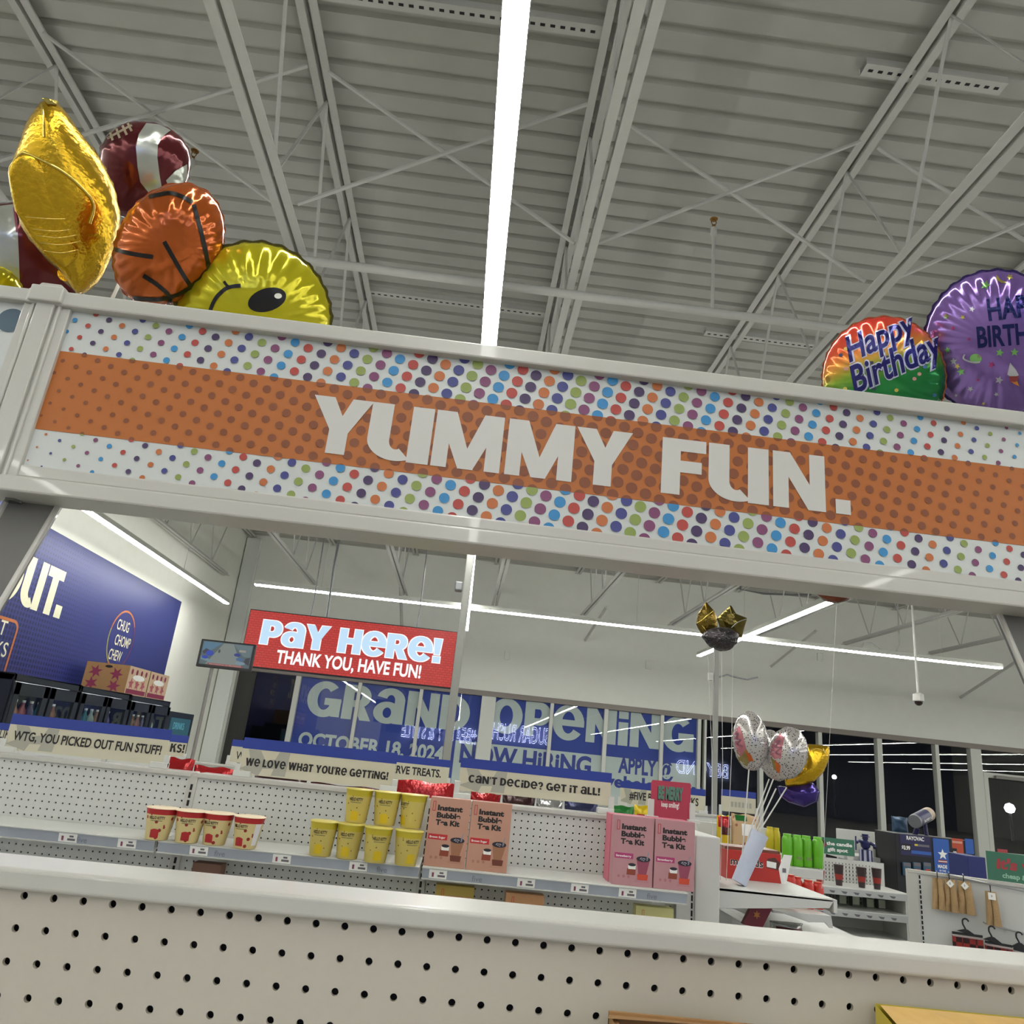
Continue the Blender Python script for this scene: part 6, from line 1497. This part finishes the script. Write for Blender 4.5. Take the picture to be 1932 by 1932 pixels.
# rainbow birthday balloon
RB = foil('rainbow_foil', (200, 80, 40), .17, .55, bump=.25, bscale=24)
nt = RB.node_tree; b_ = nt.nodes['Principled BSDF']; tcn = nt.nodes.new('ShaderNodeTexCoord'); sx = nt.nodes.new('ShaderNodeSeparateXYZ'); ad = nt.nodes.new('ShaderNodeMath'); ad.operation = 'MULTIPLY_ADD'; ad.inputs[1].default_value = -.22
mr = nt.nodes.new('ShaderNodeMapRange'); mr.inputs['From Min'].default_value = -.085; mr.inputs['From Max'].default_value = .09; cr = nt.nodes.new('ShaderNodeValToRGB')
nt.links.new(tcn.outputs['Object'], sx.inputs[0]); nt.links.new(sx.outputs['X'], ad.inputs[0]); nt.links.new(sx.outputs['Z'], ad.inputs[2]); nt.links.new(ad.outputs[0], mr.inputs['Value']); nt.links.new(mr.outputs['Result'], cr.inputs[0]); nt.links.new(cr.outputs[0], b_.inputs['Base Color'])
els = cr.color_ramp.elements
for i, (p, c) in enumerate(((0, (12, 84, 46)), (.38, (30, 112, 52)), (.52, (112, 140, 44)), (.66, (196, 130, 60)), (.80, (206, 84, 56)), (1.0, (196, 54, 44)))):
    e = els[i] if i < 2 else els.new(p)
    e.position = p; e.color = colr(c, 1.4)
F = Foil((1668, 714), 1.10, 116, .046, wr=29, amp=.05, rim=.02)
mb = F.body(RB, rimmat=foil('copper_rim', (160, 90, 60), .2, .8)); INK = foil('indigo_print', (36, 34, 110), .2, .45, bump=0)
def ftext(F, mb, body, x, y, hpx, wpx, rot, mat, off=.03, shear=.25, lift=.0012, maxl=9):
    sh = moved(text2(body, hpx, width=wpx, off=off, shear=shear), *F.px(x, y), rot); F.decal(mb, sh, mat, lift, maxl)
m2, m2b = MB(), MB()
for bd, x, y, hh_, ww in (('Happy', 1604, 684, 44, 142), ('Birthday', 1614, 742, 48, 186)):
    ftext(F, m2b, bd, x, y, hh_, ww, .42, M('pale_outline', (190, 190, 210), .3, .4, k=1.2), .055, .3, .0009); ftext(F, m2, bd, x, y, hh_, ww, .42, INK, .022, .3, .0016)
m3 = MB(); rn = random.Random(3); CF = [M('confetti_pink', (206, 150, 140), .4, k=1.3), M('confetti_yellow', (214, 190, 90), .4, k=1.3), M('confetti_blue', (60, 110, 160), .4, k=1.3), M('confetti_ink', (34, 40, 70), .4, k=1.2)]
for _ in range(26):
    a, q = rn.uniform(0, 2*PI), 100*math.sqrt(rn.random()); cx, cy = q*math.cos(a), q*math.sin(a)
    F.decal(m3, shape(ell(cx, cy, 4, 3.5, 8) if rn.random() < .6 else rect(cx-4, cy-3, cx+4, cy+3)), rn.choice(CF), .0008)
balloon('rainbow birthday balloon with slanted script lettering', GH, F, ('body', mb), ('lettering_outline', m2b), ('lettering', m2), ('confetti', m3), stick=[F.C-F.V*.05, V3(F.C.x, F.C.y, zr)])
# purple birthday balloon
PUR = foil('purple_foil', (128, 98, 168), .17, .55, bump=.22, bscale=22); 
F = Foil((1882, 648), 1.02, 137, .050, wr=33, amp=.06, rim=.03)
mb = F.body(PUR, rimmat=foil('deep_purple_rim', (44, 30, 90), .2, .6)); m2 = MB(); HOL = foil('holographic_navy', (26, 34, 92), .15, .6, bump=.2, bscale=60)
ftext(F, m2, 'HAPPY', 1866, 606, 38, 118, .13, HOL, .03, 0); ftext(F, m2, 'BIRTHDAY', 1846, 655, 36, 168, .08, HOL, .03, 0)
m3 = MB(); SC_ = [foil('star_green', (130, 190, 110), .2, .6, bump=0), foil('star_gold', (190, 176, 90), .2, .6, bump=0), foil('star_pink', (170, 60, 120), .2, .6, bump=0), foil('star_silver', (206, 206, 214), .2, .6, bump=0)]
used = []
for x, y, r_, ci in ((1860, 540, 10, 0), (1905, 524, 7, 1), (1835, 585, 6, 3), (1787, 598, 6, 0), (1800, 620, 5, 2), (1818, 600, 5, 1), (1790, 660, 6, 0), (1808, 690, 6, 1), (1770, 655, 5, 1), (1848, 672, 4, 2), (1886, 665, 8, 0), (1913, 664, 8, 0), (1871, 687, 7, 2), (1801, 681, 7, 3), (1815, 700, 8, 0), (1885, 715, 8, 3), (1832, 732, 6, 3), (1766, 675, 5, 0), (1775, 632, 4, 3), (1846, 715, 4, 2), (1880, 742, 5, 3), (1805, 745, 4, 3), (1830, 640, 4, 2), (1856, 760, 4, 1), (1760, 700, 4, 0)):
    F.decal(m3, shape(star2(*F.px(x, y), r_, r_*.45, 5, x*.1)), SC_[ci], .0009)
F.poly(m3, [(1880, 520), (1888, 530), (1900, 535), (1890, 536), (1880, 530)], SC_[1], .0009)
m4 = MB(); F.poly(m4, [(1900, 705), (1905, 683), (1915, 695), (1921, 706), (1910, 712)], SC_[3], .0009); F.poly(m4, [(1903, 708), (1921, 708), (1918, 718), (1906, 720)], M('rocket_red', (140, 50, 50), .4, k=1.3), .0012); F.poly(m4, [(1908, 718), (1918, 717), (1922, 727), (1912, 722)], M('rocket_flame', (206, 130, 50), .4, k=1.3), .0012)
m5 = MB(); F.decal(m5, shape(ell(*F.px(1842, 676), 11, 9, 16)), SC_[0], .0009); F.line(m5, [(1822, 668), (1820, 676), (1834, 682), (1850, 682)], 3, SC_[3], .0014)
m6 = MB(); q = F.P(*F.px(1880, 775), 1, -.04); m6.tube([F.P(*F.px(1880, 770), 1, -.03), F.P(*F.px(1885, 800), 1, -.05)], .014, PUR, n=10, r1=.003)
balloon('purple birthday balloon with stars, cut by the right edge', GH, F, ('body', mb), ('lettering', m2), ('star_print', m3), ('rocket_print', m4), ('planet_print', m5), ('tail', m6), stick=[F.C-F.V*.09, V3(F.C.x, F.C.y, zr)])
# holder behind the header that carries the sticks
tag(MB().box(-.585, .74, HY+.075, HY+.33, 1.885, 1.90, WHITE2).build('balloon_rack', bevel=.003), 'white rack behind the header sign holding the balloon sticks', 'rack')
# balloon bottom hanging below the header
F = Foil((1577, 1089), 3.35, 48, .07, wr=19, amp=.04, rim=.03)
tb = balloon('brown orange balloon whose bottom shows under the header sign', 'helium balloons over the end unit', F, ('body', F.body(foil('rust_foil', (120, 56, 34), .2, .5, bump=.4), rimmat=SILV)), neck=None)
MB().tube([F.C-F.V*46*F.s, V3(F.C.x-.06, 3.45, 1.12)], .0008, M('clear_thread', (200, 200, 196), .4, k=1.2), n=5).build('ribbon', tb)
# gold stars and dark balloon on ribbons
GS = 'helium balloons over the end unit'
pl = [(1332, 1135), (1348, 1153), (1353, 1168), (1354, 1182), (1347, 1195), (1343, 1201), (1324, 1197), (1317, 1186), (1313, 1177), (1316, 1159)]
RIBM = M('white_ribbon', (206, 206, 198), .5, k=1.3)
def ribboned(label, F, mb, xb, extra=()):
    t = balloon(label, GS, F, ('body', mb), *extra); b = F.C-F.V*F.R(-PI/2)*F.s
    e = V3(xb, 3.40, 1.12)
    m_ = (b+e)/2+V3(.008, 0, 0)
    MB().tube([b, m_, e], .0013, RIBM, n=5).build('ribbon', t); return t
CR = at(1356, 1560, 3.40).x
F = Foil((1333, 1172), 3.42, polyR(pl, (1333, 1172)), .03, rim=0, pw=.7); m3 = MB(); F.seam(m3, [(1315, 1176), (1325, 1170), (1333, 1163), (1346, 1152)], .0022, GOLDS, .001); F.seam(m3, [(1325, 1180), (1336, 1194), (1345, 1196)], .0018, GOLDS, .001)
GOLDD = foil('olive_gold_foil', (120, 98, 36), .2, .8, bump=.6, bscale=40)
ribboned('gold star balloon on a ribbon, left one of the floating pair', F, F.body(GOLDD), CR-.02, (('seam', m3),))
pr = [(1352, 1166), (1379, 1141), (1389, 1158), (1410, 1166), (1404, 1185), (1400, 1202), (1372, 1206), (1360, 1190)]
F = Foil((1382, 1179), 3.50, polyR(pr, (1382, 1179)), .03, rim=0, pw=.7); m3 = MB(); F.seam(m3, [(1408, 1168), (1392, 1174), (1380, 1184)], .0018, SILV, .001)
ribboned('gold star balloon with mirrored tips, right one of the floating pair', F, F.body(foil('olive_foil', (104, 92, 44), .18, .85, bump=.4, bscale=40)), CR+.035, (('seam', m3),))
pd = [(1323, 1200), (1338, 1219), (1359, 1229), (1377, 1226), (1391, 1212), (1394, 1196), (1375, 1184), (1350, 1184), (1332, 1190)]
F = Foil((1360, 1206), 3.36, polyR(pd, (1360, 1206)), .05, wr=13, amp=.05, rim=.02)
ribboned('dark crumpled balloon hanging under the two floating gold stars', F, F.body(foil('dark_mixed_foil', (66, 62, 64), .2, .7, bump=.8, bscale=70)), CR+.01)
# bouquet in the paper tube
WD = spots('silver_dotted_foil', (190, 186, 182), (70, 62, 66), 120, .30, .22, 1.3, .45); PKP = foil('rose_print_foil', (176, 110, 120), .25, .4, bump=.2); OGP = foil('orange_print_foil', (196, 100, 44), .25, .4, bump=.2); OLP = foil('olive_print_foil', (140, 124, 70), .25, .4, bump=.2)
GQ = 'small balloons on sticks in the paper tube'
tip = CPt
def stk(x0, y0, x1, y1, Y=3.32): return [at(x0, y0, Y), at(x1, y1, 3.30), V3(CP.x+.03, CP.y+.002, 1.15)]
def ellpts(cx, cy, rx, ry, rot, n=40):
    return [(cx+rx*math.cos(a)*math.cos(rot)-ry*math.sin(a)*math.sin(rot), cy-(rx*math.cos(a)*math.sin(rot)+ry*math.sin(a)*math.cos(rot))) for a in [2*PI*i/n for i in range(n)]]
INKR = M('plum_ink', (90, 46, 66), .4, k=1.2)
F = Foil((1416, 1398), 3.34, polyR(ellpts(1416, 1398, 33, 56, .10), (1416, 1398)), .055, wr=17, amp=.03, rim=.015)
m2 = MB(); F.poly(m2, [(1384, 1378), (1396, 1370), (1403, 1392), (1408, 1412), (1398, 1428), (1388, 1412)], PKP); F.poly(m2, [(1389, 1414), (1398, 1428), (1408, 1412), (1415, 1428), (1410, 1446), (1394, 1438)], OLP); F.poly(m2, [(1407, 1416), (1417, 1424), (1422, 1436), (1412, 1436)], OGP, .0012)
m3 = MB(); F.line(m3, [(1386, 1386), (1393, 1384), (1390, 1394), (1398, 1396), (1391, 1404), (1402, 1408)], 2.4, INKR, .0014)
balloon('white dotted balloon with pink patch, upper left of the tube bouquet', GQ, F, ('body', F.body(WD)), ('printed_patch', m2), ('script', m3), stick=stk(1413, 1452, 1404, 1572), r=.0028)
F = Foil((1486, 1421), 3.30, polyR(ellpts(1486, 1421, 38, 49, -.12), (1486, 1421)), .055, wr=17, amp=.03, rim=.015)
m2 = MB(); F.poly(m2, [(1456, 1404), (1472, 1384), (1480, 1392), (1476, 1412), (1474, 1430), (1462, 1432), (1453, 1424)], PKP); F.poly(m2, [(1454, 1428), (1462, 1434), (1466, 1454), (1460, 1452)], OLP); F.poly(m2, [(1462, 1434), (1473, 1444), (1471, 1460), (1464, 1454)], OGP, .0012)
m3 = MB(); F.line(m3, [(1462, 1400), (1472, 1398), (1462, 1410), (1475, 1410), (1464, 1420), (1474, 1424)], 2.4, INKR, .0014)
balloon('white dotted balloon with pink patch, in front at the middle of the bouquet', GQ, F, ('body', F.body(WD)), ('printed_patch', m2), ('script', m3), stick=stk(1459, 1470, 1418, 1574), r=.0028)
F = Foil((1459, 1425), 3.42, polyR(ellpts(1459, 1425, 30, 50, .35), (1459, 1425)), .045, wr=17, amp=.03, rim=.015)
balloon('white dotted balloon mostly hidden between the two other dotted ones', GQ, F, ('body', F.body(WD)), stick=stk(1451, 1470, 1413, 1574, 3.38), r=.0028)
pm = [(1520, 1404), (1563, 1407), (1566, 1417), (1563, 1436), (1554, 1457), (1538, 1473), (1515, 1484), (1482, 1485), (1480, 1468), (1500, 1462), (1514, 1446), (1519, 1430)]
F = Foil((1536, 1448), 3.36, polyR(pm, (1536, 1448)), .04, wr=9, amp=.03, rim=.0)
m3 = MB(); F.seam(m3, [(1526, 1416), (1543, 1413), (1560, 1420)], .002, GOLDS); F.seam(m3, [(1553, 1412), (1560, 1428), (1564, 1412)], .0016, GOLDS)
balloon('gold moon shaped balloon, right side of the tube bouquet', GQ, F, ('body', F.body(GOLD)), ('crease', m3), stick=stk(1484, 1486, 1428, 1576, 3.36), r=.0028)
pp = [(1466, 1481), (1481, 1485), (1510, 1476), (1534, 1477), (1546, 1494), (1542, 1512), (1518, 1523), (1488, 1514), (1472, 1502)]
F = Foil((1512, 1498), 3.40, polyR(pp, (1512, 1498)), .045, wr=0, rim=.02)
balloon('dark purple balloon drooping at the lower right of the bouquet', GQ, F, ('body', F.body(foil('violet_foil', (62, 46, 120), .15, .6, bump=.15))), stick=stk(1464, 1488, 1423, 1576, 3.38), r=.0028)
for o in bpy.data.objects:
    if '_o' in o: del o['_o']
